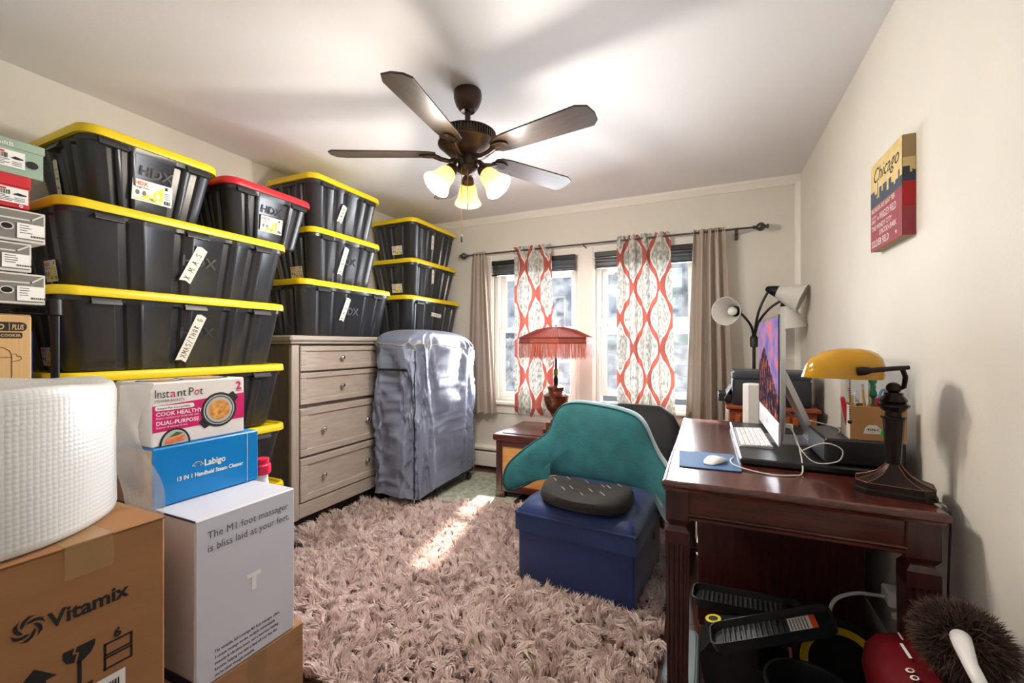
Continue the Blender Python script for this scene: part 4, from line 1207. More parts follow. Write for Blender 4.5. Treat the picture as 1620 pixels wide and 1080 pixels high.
def trellis():
    m = bpy.data.materials.new('trellis_print'); m.use_nodes = True
    n, l = m.node_tree.nodes, m.node_tree.links
    b = n['Principled BSDF']; b.inputs['Roughness'].default_value = .8
    uv = n.new('ShaderNodeTexCoord'); sp = n.new('ShaderNodeSeparateXYZ'); l.new(uv.outputs['UV'], sp.inputs[0])
    def mth(op, a, c=None):
        q = n.new('ShaderNodeMath'); q.operation = op
        for i_, w in enumerate((a, c)):
            if w is None: continue
            if isinstance(w, (int, float)): q.inputs[i_].default_value = w
            else: l.new(w, q.inputs[i_])
        return q.outputs[0]
    s_ = mth('ABSOLUTE', mth('SUBTRACT', mth('FRACT', mth('DIVIDE', sp.outputs[0], .46)), .5))
    cv = mth('COSINE', mth('MULTIPLY', sp.outputs[1], 2 * PI / .50))
    d = mth('ABSOLUTE', mth('SUBTRACT', s_, mth('ADD', .25, mth('MULTIPLY', cv, .185))))
    nz = n.new('ShaderNodeTexNoise'); nz.inputs['Scale'].default_value = 45; nz.inputs['Detail'].default_value = 6
    mp = n.new('ShaderNodeMapping'); mp.inputs['Scale'].default_value = (1, .6, 1); l.new(uv.outputs['UV'], mp.inputs[0]); l.new(mp.outputs[0], nz.inputs[0])
    dn = mth('ADD', d, mth('MULTIPLY', mth('SUBTRACT', nz.outputs['Fac'], .5), .05))
    red = mth('LESS_THAN', dn, .075); wh = mth('LESS_THAN', dn, .11)
    r1 = n.new('ShaderNodeValToRGB'); r1.color_ramp.elements[0].position = .35; r1.color_ramp.elements[1].position = .68
    r1.color_ramp.elements[0].color = lin((132, 134, 132)); r1.color_ramp.elements[1].color = lin((224, 222, 212)); l.new(nz.outputs['Fac'], r1.inputs[0])
    m1 = n.new('ShaderNodeMix'); m1.data_type = 'RGBA'; l.new(wh, m1.inputs[0]); l.new(r1.outputs[0], m1.inputs[6]); m1.inputs[7].default_value = lin((228, 222, 212))
    m2 = n.new('ShaderNodeMix'); m2.data_type = 'RGBA'; l.new(red, m2.inputs[0]); l.new(m1.outputs[2], m2.inputs[6]); m2.inputs[7].default_value = lin((170, 90, 80))
    l.new(m2.outputs[2], b.inputs['Base Color'])
    MATS['trellis_print'] = m
    return mix_translucent(m, .07)
M_trel = trellis()
def curtain(label, xt, xb, z0, z1, folds, amp, m, seed, group, gath=1.0):
    c = thing('curtain', label, 'curtain', ((xt[0] + xt[1]) / 2, 3.63, z0), group=group)
    cx = (xt[0] + xt[1]) / 2
    rg = random.Random(seed); ph = [rg.uniform(0, 6.28) for _ in range(4)]
    nu, nz_ = 110, 44
    rows, UV = [], []
    for i in range(nz_ + 1):
        t = i / nz_                      # 0 hem .. 1 rod
        z = (z1 - z0) * t
        x0 = xb[0] + (xt[0] - xb[0]) * t; x1 = xb[1] + (xt[1] - xb[1]) * t
        row = []
        for j in range(nu + 1):
            u = j / nu
            w = 1 - .35 * t
            a = 2 * PI * folds * (u + .03 * math.sin(2 * PI * u + ph[0]) + .015 * (1 - t) * math.sin(7 * u + ph[1]))
            y = amp * w * (math.sin(a + ph[2]) + .3 * math.sin(2.3 * a + ph[3] + 1.2 * t)) - .012 * (1 - t)
            pin = max(0, (t - .93) / .07)
            y = y * (1 - .55 * pin) + .3 * amp * pin * math.sin(a * 3 + ph[1])
            x = x0 + (x1 - x0) * (u + .012 * math.sin(a * 2)) - cx
            # sleeve wraps the rod
            row.append((x, y - .004 if t > .985 else y, z + (.004 * math.sin(a * 3) if t > .99 else 0) + (.006 * math.sin(a) if t < .02 else 0)))
            UV.append((u * (x1 - x0) * (1.0 + amp * folds * 9) + seed * .13, z + seed * .07))
        rows.append(row)
    m_ = MB().loft(rows, False, False, closed=False); m_.uv = UV
    p_ = part('fabric', m_, m, c, 180)
    hm = MB()
    hm.loft([[(p[0], p[1] - .0025, p[2]) for p in rows[0]], [(p[0], p[1] - .003, p[2]) for p in rows[2]]], False, False, closed=False)
    hm.uv = [UV[j] for j in range(nu + 1)] + [UV[2 * (nu + 1) + j] for j in range(nu + 1)]
    part('hem', hm, m, c, 180)
    return c
curtain('taupe curtain panel beside the tote stack', (-2.07, -1.93), (-2.13, -1.82), .55, 2.085, 4.5, .026, M_taupe, 1, 'taupe curtains')
curtain('trellis printed curtain panel behind the fringed lamp', (-1.635, -1.27), (-1.62, -1.225), .555, 2.10, 3.5, .032, M_trel, 2, 'red trellis curtains')
curtain('wide trellis printed curtain panel over the right window', (-.685, -.275), (-.675, -.23), .52, 2.10, 3.6, .036, M_trel, 5, 'red trellis curtains')
curtain('taupe curtain panel beside the floor lamp', (-.105, .115), (-.165, .175), .57, 2.09, 4.0, .034, M_taupe, 7, 'taupe curtains')
# ---------------------------------------------------------------- desk
dk = thing('writing_desk', 'dark mahogany writing desk with fluted legs along the right wall', 'desk', (-.135, 1.45, 0))
DW, DL, DH = .70, 1.28, .768
def edge_ring(d, z): return [(a + DW / 2, b + DL / 2, z) for a, b in rrect(DW + d, DL + d, .008, 3)]
part('top', MB().loft([edge_ring(-.03, DH - .034), edge_ring(-.012, DH - .032), edge_ring(-.008, DH - .024), edge_ring(0, DH - .02), edge_ring(.002, DH - .012), edge_ring(-.004, DH - .004), edge_ring(-.014, DH)]), M_mahog_y, dk, 30)
ap = MB().cbox(.07, .035, .65, DW - .08, .055, DH - .034, .002)
ap.cbox(.07, .028, .640, DW - .08, .05, .653, .004); ap.cbox(.07, .024, .654, DW - .08, .05, .661, .003)
part('apron', ap, M_mahog_x, dk)
part('apron', MB().cbox(.07, DL - .055, .65, DW - .08, DL - .035, DH - .034, .002), M_mahog_x, dk)
for x in (.035, DW - .075): part('apron', MB().cbox(x, .08, .65, x + .02, DL - .08, DH - .034, .002), M_mahog_y, dk)
def fluted_leg(cx, cy):
    m_ = MB()
    m_.cbox(cx - .036, cy - .036, .634, cx + .036, cy + .036, DH - .034, .003)
    sq = lambda h, z: [(cx + a * h, cy + b * h, z) for a, b in ((-1, -1), (1, -1), (1, 1), (-1, 1))]
    m_.loft([sq(.036, .636), sq(.026, .619), sq(.026, .614), sq(.036, .599), sq(.036, .589)], True, True)
    # shaft with four flutes on each side
    def fl(h, z, d):
        pts = []
        prof = [-1, -.78, -.70, -.52, -.44, -.26, -.18, .0, .08, .26, .34, .52, .6, .78, 1]
        s_ = [(-1, 0), (-.74, 0), (-.66, 1), (-.46, 1), (-.38, 0), (-.30, 0), (-.22, 1), (-.04, 1), (.04, 0), (.12, 0), (.2, 1), (.38, 1), (.46, 0), (.5, 0), (.58, 1), (.74, 1), (.8, 0)]
        for (ax, ay, nx, ny) in ((1, 0, 0, -1), (0, 1, 1, 0), (-1, 0, 0, 1), (0, -1, -1, 0)):
            for q, on in s_:
                dd = h - d * on
                pts.append((cx + ax * q * h + nx * dd, cy + ay * q * h + ny * dd, z))
        return pts
    m_.loft([fl(.036, .589, 0), fl(.036, .559, 0), fl(.0358, .547, .006), fl(.031, .09, .006), fl(.031, .075, 0), fl(.031, .06, 0)])
    m_.loft([sq(.031, .06), sq(.038, .052), sq(.038, .035), sq(.03, .028), sq(.026, 0)])
    return m_
for x in (.045, DW - .048):
    for y in (.062, DL - .06):
        part('leg', fluted_leg(x, y), M_mahog_z, dk, 25)
pd_ = part('pedestal', MB().cbox(.095, .555, .02, DW - .03, 1.16, .668, .004), M_mahog_z, dk)
part('pedestal_foot', MB().cbox(.1, .56, 0, DW - .035, 1.15, .02, .002), M_mahog_x, pd_)
part('folder', MB().cbox(.086, .60, .35, .092, .9, .57, .001), M_paper, pd_, label='white papers hanging on the pedestal side')

# ---------------------------------------------------------------- things on the desk
ZD = DH
M_bslab = mat('black_laminate', (26, 28, 32), .35)
sl = thing('monitor_riser', 'flat black riser board under the keyboard and computer', 'stand', (.105, 1.74, ZD))
part('board', MB().cbox(0, 0, .004, .47, .80, .027, .005), M_bslab, sl)
for x in (.03, .44):
    for y in (.05, .75): part('foot', MB().lathe([(.012, 0), (.012, .006)], 12, mx=T(x, y, 0)), M_black, sl)
ZS = ZD + .0275
# mouse pad and mouse
single('mouse_pad', MB().prism([(x, y) for x, y in rrect(.2, .24, .012, 3)], 0, .004, b=.0008), mat('pad_blue', (70, 108, 154), .7, bump=.05, bscale=300), 'blue mouse pad at the desk front', 'mouse pad', (0.0, 1.755, ZD + .0005), 3)
mo = thing('computer_mouse', 'low white mouse on the blue pad', 'mouse', (.025, 1.73, ZD + .0048), 62)
def mouse_ring(s_, z0):
    r = []
    for j in range(28):
        a = 2 * PI * j / 28; ca, sa = math.cos(a), math.sin(a)
        x = .0565 * math.copysign(abs(ca) ** .8, ca) * s_; y = .0285 * math.copysign(abs(sa) ** .7, sa) * s_
        r.append((x, y, z0 * (1 - .75 * (x / .0565) ** 2) if z0 > .006 else z0))
    return r
part('shell', MB().loft([mouse_ring(.97, .005), mouse_ring(1.0, .0065), mouse_ring(.97, .013), mouse_ring(.85, .018), mouse_ring(.6, .0205), mouse_ring(.1, .0215)]), M_white, mo, 60)
part('base', MB().loft([mouse_ring(.9, .0), mouse_ring(.97, .0052)]), M_alu, mo)
# keyboard
kb = thing('keyboard', 'thin white keyboard in front of the computer', 'keyboard', (.115, 1.93, ZS), 0)
part('tray', MB().loft([[(x, y, 0), (x, y + .42, 0), (x, y + .42, h_), (x, y, h_)] for x, y, h_ in ((0, 0, .004), (.114, 0, .010))]), M_alu, kb, 20)
km = {}
for r_ in range(6):
    y = .008
    for c_ in range(21):
        w = .0172
        if r_ == 0 and 4 <= c_ <= 8:
            if c_ > 4: continue
            w = .0172 * 5 + .008
        if (r_ + c_ * 3) % 17 == 5 and r_ > 0: y += .004
        if y + w > .414: break
        k_ = round(w, 3)
        if k_ not in km: km[k_] = MB().cbox(0, 0, 0, .0145, w - .0018, .0032, .0008).mesh('key', M_white)
        x = .006 + r_ * .0178
        put('key', km[k_], kb, (x, y, .0045 + .053 * x), (0, R(-3), 0))
        y += w + .0012
# all-in-one computer
XI, YI0, YI1 = .232, 1.815, 2.465
pc = thing('desktop_computer', 'thin all-in-one computer showing an orange mountain sunset', 'computer', (XI, (YI0 + YI1) / 2, ZS))
hw = (YI1 - YI0) / 2
ZB, ZT = .035, .515
def imring(x, k):
    r = []
    for a, b in rrect(2 * hw * k, (ZT - ZB) * k, .012, 3): r.append((x, -a, (ZT + ZB) / 2 + b))
    return r
part('housing', MB().loft([imring(.003, .995), imring(.004, 1.0), imring(.009, 1.0), imring(.02, .93), imring(.034, .75), imring(.042, .5), imring(.046, .2)]), M_alu, pc, 60)
part('chin', MB().cbox(.0, -hw, ZB, .004, hw, ZB + .085, .001), mat('silver_chin', (214, 216, 220), .35, metal=.4), pc)
part('bezel', MB().cbox(.0005, -hw, ZB + .086, .004, hw, ZT, .001), mat('bezel_black', (14, 14, 16), .08), pc)
def screen_mat():
    m = bpy.data.materials.new('sunset_screen'); m.use_nodes = True
    n, l = m.node_tree.nodes, m.node_tree.links
    b = n['Principled BSDF']; b.inputs['Roughness'].default_value = .3; b.inputs['Specular IOR Level'].default_value = 0.0
    tc = n.new('ShaderNodeTexCoord'); sp = n.new('ShaderNodeSeparateXYZ'); l.new(tc.outputs['UV'], sp.inputs[0])
    nz = n.new('ShaderNodeTexNoise'); nz.inputs['Scale'].default_value = 5; nz.inputs['Detail'].default_value = 8; l.new(tc.outputs['UV'], nz.inputs[0])
    sky = n.new('ShaderNodeValToRGB'); e = sky.color_ramp.elements
    e[0].position = .32; e[0].color = lin((112, 104, 160)); e[1].position = .68; e[1].color = lin((236, 120, 100))
    q = e.new(.52); q.color = lin((158, 124, 176))
    l.new(nz.outputs['Fac'], sky.inputs[0])
    n2 = n.new('ShaderNodeTexNoise'); n2.inputs['Scale'].default_value = 9; n2.inputs['Detail'].default_value = 10; n2.inputs['Roughness'].default_value = .7
    mp = n.new('ShaderNodeMapping'); mp.inputs['Scale'].default_value = (2.2, .8, 1); mp.inputs['Rotation'].default_value = (0, 0, .35); l.new(tc.outputs['UV'], mp.inputs[0]); l.new(mp.outputs[0], n2.inputs[0])
    rk_ = n.new('ShaderNodeValToRGB'); e = rk_.color_ramp.elements
    e[0].position = .42; e[0].color = lin((26, 26, 48)); e[1].position = .66; e[1].color = lin((242, 128, 56)); q = e.new(.53); q.color = lin((70, 50, 66))
    l.new(n2.outputs['Fac'], rk_.inputs[0])
    def mth(op, a, c):
        q = n.new('ShaderNodeMath'); q.operation = op
        for i_, w in enumerate((a, c)):
            if isinstance(w, (int, float)): q.inputs[i_].default_value = w
            else: l.new(w, q.inputs[i_])
        return q.outputs[0]
    # ridge line: a peak left of centre falling to the right
    pk = mth('SUBTRACT', .72, mth('MULTIPLY', mth('ABSOLUTE', mth('SUBTRACT', sp.outputs[0], .33), 0), .75))
    rid = mth('ADD', pk, mth('MULTIPLY', mth('SUBTRACT', n2.outputs['Fac'], .5), .3))
    mk = mth('LESS_THAN', sp.outputs[1], rid)
    mx = n.new('ShaderNodeMix'); mx.data_type = 'RGBA'; l.new(mk, mx.inputs[0]); l.new(sky.outputs[0], mx.inputs[6]); l.new(rk_.outputs[0], mx.inputs[7])
    b.inputs['Base Color'].default_value = (.01, .01, .01, 1)
    l.new(mx.outputs[2], b.inputs['Emission Color']); b.inputs['Emission Strength'].default_value = .6
    return m
m_ = MB().add([(-.0008, hw - .008, ZB + .094), (-.0008, -hw + .008, ZB + .094), (-.0008, -hw + .008, ZT - .008), (-.0008, hw - .008, ZT - .008)], [(0, 1, 2, 3)])
m_.uv = [(0, 0), (1, 0), (1, 1), (0, 1)]
part('screen', m_, screen_mat(), pc, 0, 'lit screen with orange and purple mountains')
part('logo', MB().poly(face((-.0003, 0, ZB + .043), '-x'), [(.011 * math.cos(2 * PI * k / 16), .012 * math.sin(2 * PI * k / 16) * (.85 if k > 8 else 1)) for k in range(16)], 0, .0004), mat('logo_grey', (120, 122, 126), .3), pc, 0)
prof = [(.03, .30), (.055, .30), (.17, .022), (.172, .008), (.165, 0), (.0, 0), (.0, .006), (.145, .008), (.15, .02), (.04, .28)]
part('stand', MB().loft([[(x, y, z) for x, z in prof] for y in (-.1, .1)]), M_alu, pc, 30)
part('port_plug', MB().cbox(.036, -.235, .09, .06, -.215, .105, .003), M_white, pc)
# white router tower
rt_ = thing('router', 'white six sided router tower behind the computer screen', 'router', (.215, 2.60, ZD + .001))
hx = [(.046 * math.cos(R(a)), .058 * math.sin(R(a))) for a in (0, 60, 120, 180, 240, 300)]
part('shell', MB().prism(hx, .006, .225, b=.005), mat('router_white', (226, 224, 218), .5), rt_)
part('foot', MB().prism([(x * .9, y * .9) for x, y in hx], 0, .006), M_alu, rt_)
# black set-top box with pen carton
sb = thing('set_top_box', 'shallow black box carrying the pen carton', 'box', (.36, 1.765, ZS))
part('case', MB().cbox(0, 0, .003, .215, .265, .088, .006), mat('satin_black', (24, 25, 28), .4), sb)
for x in (.02, .195):
    for y in (.03, .235): part('foot', MB().lathe([(.01, 0), (.01, .004)], 10, mx=T(x, y, 0)), M_black, sb)
ZC = ZS + .0885
pn = thing('pen_carton', 'small cardboard carton full of pens and scissors', 'box', (.432, 1.775, ZC))
CWx, CWy, CH = .148, .105, .112
M_c2 = mat('pen_cardboard', (186, 138, 88), .8, var=.08, vscale=6)
for nm, a in (('wall', (0, 0, 0, CWx, .004, CH)), ('wall', (0, CWy - .004, 0, CWx, CWy, CH)), ('wall', (CWx - .004, .004, 0, CWx, CWy - .004, CH))): part(nm, MB().cbox(*a, .001), M_c2, pn)
part('wall', MB().cbox(0, .004, 0, .004, CWy - .004, CH, .001), mat('pale_carton_side', (222, 214, 204), .7, var=.06), pn)
part('bottom', MB().cbox(.004, .004, .0, CWx - .004, CWy - .004, .003, .0005), M_c2, pn)
f = face((0, 0, 0), '-y'); m_ = MB()
m_.poly(f, [(.035, .022), (.085, .024), (.082, .04), (.07, .052), (.05, .052), (.04, .042)], 0, .0008); m_.text(f, '4338-C', .045, .033, .011, 1, .0014, bold=.02); m_.text(f, 'CM', .056, .026, .005, 1, .0014)
m_.poly(f, [(.08, .018), (.1, .018), (.1, .04), (.092, .046), (.082, .036)], 2, .001)
part('print', m_, [M_paper, M_ink, mat('green_sticker', (40, 190, 70), .5)], pn, 0)
ZP = ZC + .004
def pencil(x, y, L, tx, ty, col, kind, label):
    t = thing({'pencil': 'pencil', 'pen': 'pen', 'marker': 'marker_pen'}[kind], label, kind, (.432 + x, 1.775 + y, ZP), (R(tx), R(ty), 0), 'pens in the carton')
    mc_ = mat('stationery_%d_%d_%d' % col, col, .4)
    if kind == 'pencil':
        part('shaft', MB().lathe([(.0012, 0), (.0034, .012), (.0034, L - .02)], 6), mc_, t, 0)
        part('ferrule', MB().lathe([(.0036, L - .02), (.0036, L - .008)], 10), M_alu, t); part('eraser', MB().lathe([(.0033, L - .008), (.0033, L - .001), (.002, L)], 10), mat('eraser', (206, 150, 140), .8), t)
    else:
        r = .0048 if kind == 'pen' else .0065
        part('barrel', MB().lathe([(r * .6, 0), (r, .01), (r, L * .72)], 10), mc_, t)
        part('cap', MB().lathe([(r * 1.06, L * .72), (r * 1.06, L - .004), (r * .6, L)], 10), mc_ if kind == 'marker' else M_chrome, t)
pencil(.022, .03, .165, 6, -8, (222, 164, 50), 'pencil', 'yellow pencil leaning left at the carton front')
pencil(.030, .045, .17, 2, -8, (222, 164, 50), 'pencil', 'yellow pencil beside the leftmost one in the carton')
pencil(.058, .05, .178, -3, -3, (222, 170, 60), 'pencil', 'upright yellow pencil near the carton middle')
pencil(.068, .06, .182, -4, 1, (222, 170, 60), 'pencil', 'upright yellow pencil beside the green topped pen')
pencil(.118, .07, .178, -3, 4, (226, 176, 70), 'pencil', 'yellow pencil behind the blue scissors')
pencil(.012, .05, .135, 3, -10, (196, 30, 48), 'marker', 'red marker at the left end of the carton')
pencil(.040, .06, .14, -4, -6, (178, 30, 70), 'pen', 'magenta pen behind the yellow pencils')
pencil(.052, .03, .13, 4, 0, (60, 60, 66), 'pen', 'grey pen with chrome cap in the carton')
pencil(.072, .022, .138, 2, 2, (150, 26, 40), 'marker', 'dark red marker at the carton front')
pencil(.092, .025, .136, 4, 6, (206, 40, 50), 'pen', 'red pen leaning right beside the scissors')
pencil(.045, .075, .15, -6, -2, (44, 110, 70), 'pen', 'green pen at the back of the carton')
pencil(.136, .075, .145, -4, 4, (40, 130, 200), 'pen', 'light blue pen at the right end of the carton')
gp = thing('novelty_pen', 'pen with a teal green knobbed top in the carton', 'pen', (.432 + .08, 1.775 + .06, ZP), (R(-4), 0, 0))
part('barrel', MB().lathe([(.002, 0), (.005, .012), (.005, .13)], 10), mat('teal_pen', (26, 120, 96), .35), gp)
part('knob_top', MB().lathe([(.005, .13), (.012, .138), (.011, .15), (.0075, .16), (.0095, .168), (.0075, .176), (.012, .186), (.013, .194), (.008, .203), (.002, .206)], 16), MATS['teal_pen'], gp, 60)
sx_ = thing('scissors', 'blue handled scissors standing in the carton', 'scissors', (.432 + .108, 1.775 + .045, ZP), (0, R(2), R(15)))
for s_, dz in ((-1, 0), (1, .014)):
    part('blade', MB().prism([(-.005, 0.004), (.005, .004), (.006, .1), (-.006, .1)], -.001, .001, mx=RX(90) @ RZ(4 * s_)), M_chrome, sx_)
    part('handle', MB().tube([(s_ * .014 + .012 * math.cos(2 * PI * k / 18), .003 * s_, .135 + dz + .026 * math.sin(2 * PI * k / 18)) for k in range(19)], .0046, 8, cap=False), mat('scissor_blue', (96, 140, 178), .5), sx_)

# banker's lamp
M_brz = mat('oiled_bronze', (44, 36, 34), .38, metal=.7, var=.15, vscale=10)
M_edge = mat('copper_edge', (150, 98, 72), .4, metal=.8)
bl = thing('bankers_lamp', 'bronze desk lamp with amber glass shade at the desk corner', 'lamp', (.492, 1.60, ZD + .0008), -14)
def oc(a, b, c, z):
    a, b, c = a * .86, b * .86, c * .86
    return [(x, y, z) for x, y in ((-a + c, -b), (a - c, -b), (a, -b + c), (a, b - c), (a - c, b), (-a + c, b), (-a, b - c), (-a, -b + c))]
bs = part('base', MB().loft([oc(.105, .072, .032, 0), oc(.105, .072, .032, .012), oc(.1, .068, .03, .015), oc(.1, .068, .03, .032), oc(.07, .05, .022, .042), oc(.045, .034, .015, .055), oc(.025, .022, .009, .075), oc(.019, .019, .007, .085)]), M_brz, bl, 20)
part('edge_line', MB().tube([Vector(p) for p in oc(.1005, .0685, .03, .0325) + oc(.1005, .0685, .03, .0325)[:1]], .0011, 4), M_edge, bs)
for k in range(8):
    part('ridge_line', MB().tube([Vector(r_[k]) + Vector((0, 0, .0006)) for r_ in (oc(.1, .068, .03, .032), oc(.07, .05, .022, .042), oc(.045, .034, .015, .055), oc(.025, .022, .009, .075), oc(.019, .019, .007, .085))], .001, 4), M_edge, bs)
part('column', MB().lathe([(.015, .083), (.017, .09), (.025, .215), (.029, .217), (.029, .222), (.02, .224), (.02, .236), (.027, .24), (.031, .246), (.036, .252), (.036, .258), (.028, .262), (.032, .268), (.026, .28), (.022, .284), (.022, .292)], 10), M_brz, bl, 25)
part('ball', MB().ellipsoid(.018, .018, .017, 16, 10, mx=T(0, 0, .305)), M_brz, bl, 180)
part('yoke', MB().tube([(.005, -.0, .3), (.022, -.004, .31), (.024, -.02, .34), (.016, -.04, .364)], .0065, 8), M_brz, bl)
part('arm', MB().tube([(-.082, -.07, .354), (-.066, -.074, .356), (-.052, -.074, .358), (-.0, -.05, .364), (.03, -.035, .367)], [.013, .013, .0075, .007, .006], 10), M_brz, bl)
M_amb = mat('amber_glass', (214, 160, 16), .16, coat=.5, var=.06, vscale=5)
mix_translucent(M_amb, .2)
def sh_ring(k, z, off=0.0):
    r = []
    for j in range(40):
        a = 2 * PI * j / 40; ca, sa = math.cos(a), math.sin(a)
        x = .102 * math.copysign(abs(ca) ** .8, ca); y = .07 * math.copysign(abs(sa) ** .7, sa)
        r.append((x * k - .122 + off, y * k + .0, z - .006))
    return r
prof = [(1.0, .335), (1.0, .342), (.985, .355), (.93, .375), (.83, .395), (.68, .41), (.48, .42), (.25, .425), (.05, .426)]
part('shade', MB().loft([sh_ring(.97, .337)] + [sh_ring(k, z, +.022 * (z - .335) / .09) for k, z in prof], False, True).loft([sh_ring(.97, .337), sh_ring(.955, .352), sh_ring(.9, .372), sh_ring(.8, .391), sh_ring(.45, .415), sh_ring(.05, .421)], False, True), M_amb, bl, 60)
part('bulb', MB().ellipsoid(.05, .016, .016, 16, 8, mx=T(-.12, 0, .341)), mat('frost_bulb', (232, 224, 206), .3), bl, 180)
chn = MB()
for k in range(24): chn.ellipsoid(.0022, .0022, .0022, 6, 4, mx=T(-.1, -.05, .332 - k * .0052))
chn.ellipsoid(.006, .006, .006, 10, 6, mx=T(-.1, -.05, .332 - 24 * .0052 - .005))
part('pull_chain', chn, M_blackm, bl, 180)['kind'] = 'stuff'
part('power_cord', MB().tube([(.075, -.035, .018), (.088, -.05, .006), (.1, -.07, .004), (.106, -.078, -.005), (.107, -.08, -.04), (.102, -.085, -.2), (.104, -.08, -.5)], .0028, 6), M_black, bl)

def cable(name, label, pts, r, m, cat='cable'):
    P = [Vector(p) for p in pts]; out = []
    for i in range(len(P) - 1):
        a, b, c, d = P[max(0, i - 1)], P[i], P[i + 1], P[min(len(P) - 1, i + 2)]
        for k in range(8):
            t = k / 8
            out.append(.5 * ((2 * b) + (c - a) * t + (2 * a - 5 * b + 4 * c - d) * t * t + (3 * b - a - 3 * c + d) * t ** 3))
    out.append(P[-1])
    return single(name, MB().tube(out, r, 8), m, label, cat, smooth=180)
M_cab = mat('cable_white', (222, 220, 216), .5)
cable('charging_cable', 'white cable looping from the computer to beside the mouse', [(.275, 1.93, ZS + .1), (.295, 1.86, ZS + .06), (.29, 1.72, ZS - .018), (.25, 1.66, ZD + .004), (.17, 1.65, ZD + .004), (.09, 1.69, ZD + .009), (.075, 1.76, ZD + .009), (.088, 1.82, ZD + .009)], .0022, M_cab)
cable('power_cable', 'white cable looping over the black set top box', [(.29, 2.2, ZS + .12), (.36, 2.12, ZS + .098), (.44, 1.98, ZC + .004), (.42, 1.86, ZC + .004)], .0026, M_cab)
cable('network_cable', 'thin white cable curling in front of the set top box', [(.34, 1.9, ZS + .004), (.30, 1.80, ZS + .03), (.352, 1.74, ZS + .075), (.40, 1.735, ZS + .06), (.39, 1.735, ZS + .02), (.33, 1.76, ZS + .004), (.29, 1.80, ZS + .05), (.285, 1.9, ZS + .1)], .0018, M_cab)

# ---------------------------------------------------------------- printer cabinet, printer
pcab = thing('printer_cabinet', 'carved reddish cabinet behind the desk under the printer', 'cabinet', (.10, 2.90, 0))
M_rw = wood('rosewood', (120, 52, 28), (160, 80, 44), (3, 3, 10), 6, .35)
part('carcass', MB().cbox(.02, .02, .03, .46, .46, .81, .004), M_rw, pcab)
part('top', MB().cbox(0, 0, .81, .48, .48, .832, .005), M_rw, pcab)
for z0, z1 in ((.6, .79), (.36, .58), (.1, .34)):
    d_ = part('drawer', MB().cbox(.008, .04, z0, .022, .44, z1, .004), mat('drawer_lacquer', (206, 190, 168), .35), pcab)
    part('handle', MB().tube([(.006, .2, (z0 + z1) / 2), (-.012, .205, (z0 + z1) / 2), (-.014, .24, (z0 + z1) / 2), (-.012, .275, (z0 + z1) / 2), (.006, .28, (z0 + z1) / 2)], .005, 8), M_alu, d_)
cv = MB()
for k in range(10): cv.cbox(.05 + k * .042, .012, .61, .08 + k * .042, .022, .78, .006)
part('carved_front', cv, wood('carved_wood', (150, 66, 30), (196, 110, 52), (8, 8, 8), 14, .4), pcab)['kind'] = 'stuff'
for x in (.03, .42):
    for y in (.03, .42): part('foot', MB().cbox(x, y, 0, x + .04, y + .04, .032, .004), M_rw, pcab)
pr = thing('printer', 'black desktop printer on the carved cabinet', 'printer', (.135, 2.95, .8325))
M_prn = mat('printer_black', (40, 42, 48), .35)
part('body', MB().loft([[(a + .205, b + .17, z) for a, b in rrect(w, d, .02, 4)] for w, d, z in ((.4, .32, 0), (.41, .33, .01), (.41, .33, .15), (.40, .32, .158))]), M_prn, pr)
part('scanner_lid', MB().loft([[(a + .205, b + .17, z) for a, b in rrect(w, d, .02, 4)] for w, d, z in ((.405, .325, .16), (.412, .332, .165), (.412, .332, .195), (.39, .31, .206))]), mat('printer_grey', (64, 68, 76), .35), pr)
part('panel_recess', MB().cbox(.06, -.002, .09, .25, .006, .14, .003), M_black, pr)
part('paper_tray', MB().cbox(-.075, .06, .012, .0, .29, .06, .004), M_black, pr)
part('output_tray', MB().cbox(-.06, .05, .0, .06, .3, .006, .002, mx=T(-.01, 0, .08) @ RY(-60)), mat('tray_grey', (128, 134, 142), .4), pr)

# ---------------------------------------------------------------- three-headed floor lamp
fl = thing('gooseneck_floor_lamp', 'black floor lamp with three white shades behind the computer', 'lamp', (.30, 3.52, 0))
part('base', MB().lathe([(.12, 0), (.12, .012), (.03, .03), (.012, .04)], 28), M_black, fl)
part('pole', MB().tube([(0, 0, .03), (0, 0, 1.22)], .011, 12), M_black, fl)
part('hub', MB().lathe([(.011, 1.18), (.024, 1.185), (.026, 1.25), (.015, 1.268)], 16), M_black, fl)
M_shd = mix_translucent(mat('frosted_shade', (238, 236, 232), .45), .3)
def goose(name, pts, dirv, L=.19, lb=None):
    P = [Vector(p) for p in pts]; out = []
    for i in range(len(P) - 1):
        a, b, c, d = P[max(0, i - 1)], P[i], P[i + 1], P[min(len(P) - 1, i + 2)]
        for k in range(6):
            t = k / 6; out.append(.5 * ((2 * b) + (c - a) * t + (2 * a - 5 * b + 4 * c - d) * t * t + (3 * b - a - 3 * c + d) * t ** 3))
    out.append(P[-1])
    g_ = part('gooseneck', MB().tube(out, .0085, 8), M_black, fl, 180)
    q = Vector(dirv).normalized().to_track_quat('Z', 'Y').to_matrix().to_4x4()
    mx = T(*pts[-1]) @ q
    part('lamp_cap', MB().lathe([(.006, -.025), (.018, -.018), (.032, .02), (.042, .055), (.038, .056), (.015, .05)], 20, mx=mx), M_blackm, g_, 50)
    s_ = part('shade', MB().lathe([(.040, .05), (.052, .08), (.066, .115), (.08, .15), (.092, .185), (.098, .205), (.095, .206), (.078, .15), (.06, .11), (.037, .055)], 28, mx=mx, cap0=False, cap1=False), M_shd, g_, 60, 'white bell shade')
    part('bulb', MB().ellipsoid(.03, .03, .042, 14, 8, mx=mx @ T(0, 0, .1)), mat('bulb_white', (244, 242, 238), .3), s_, 180)
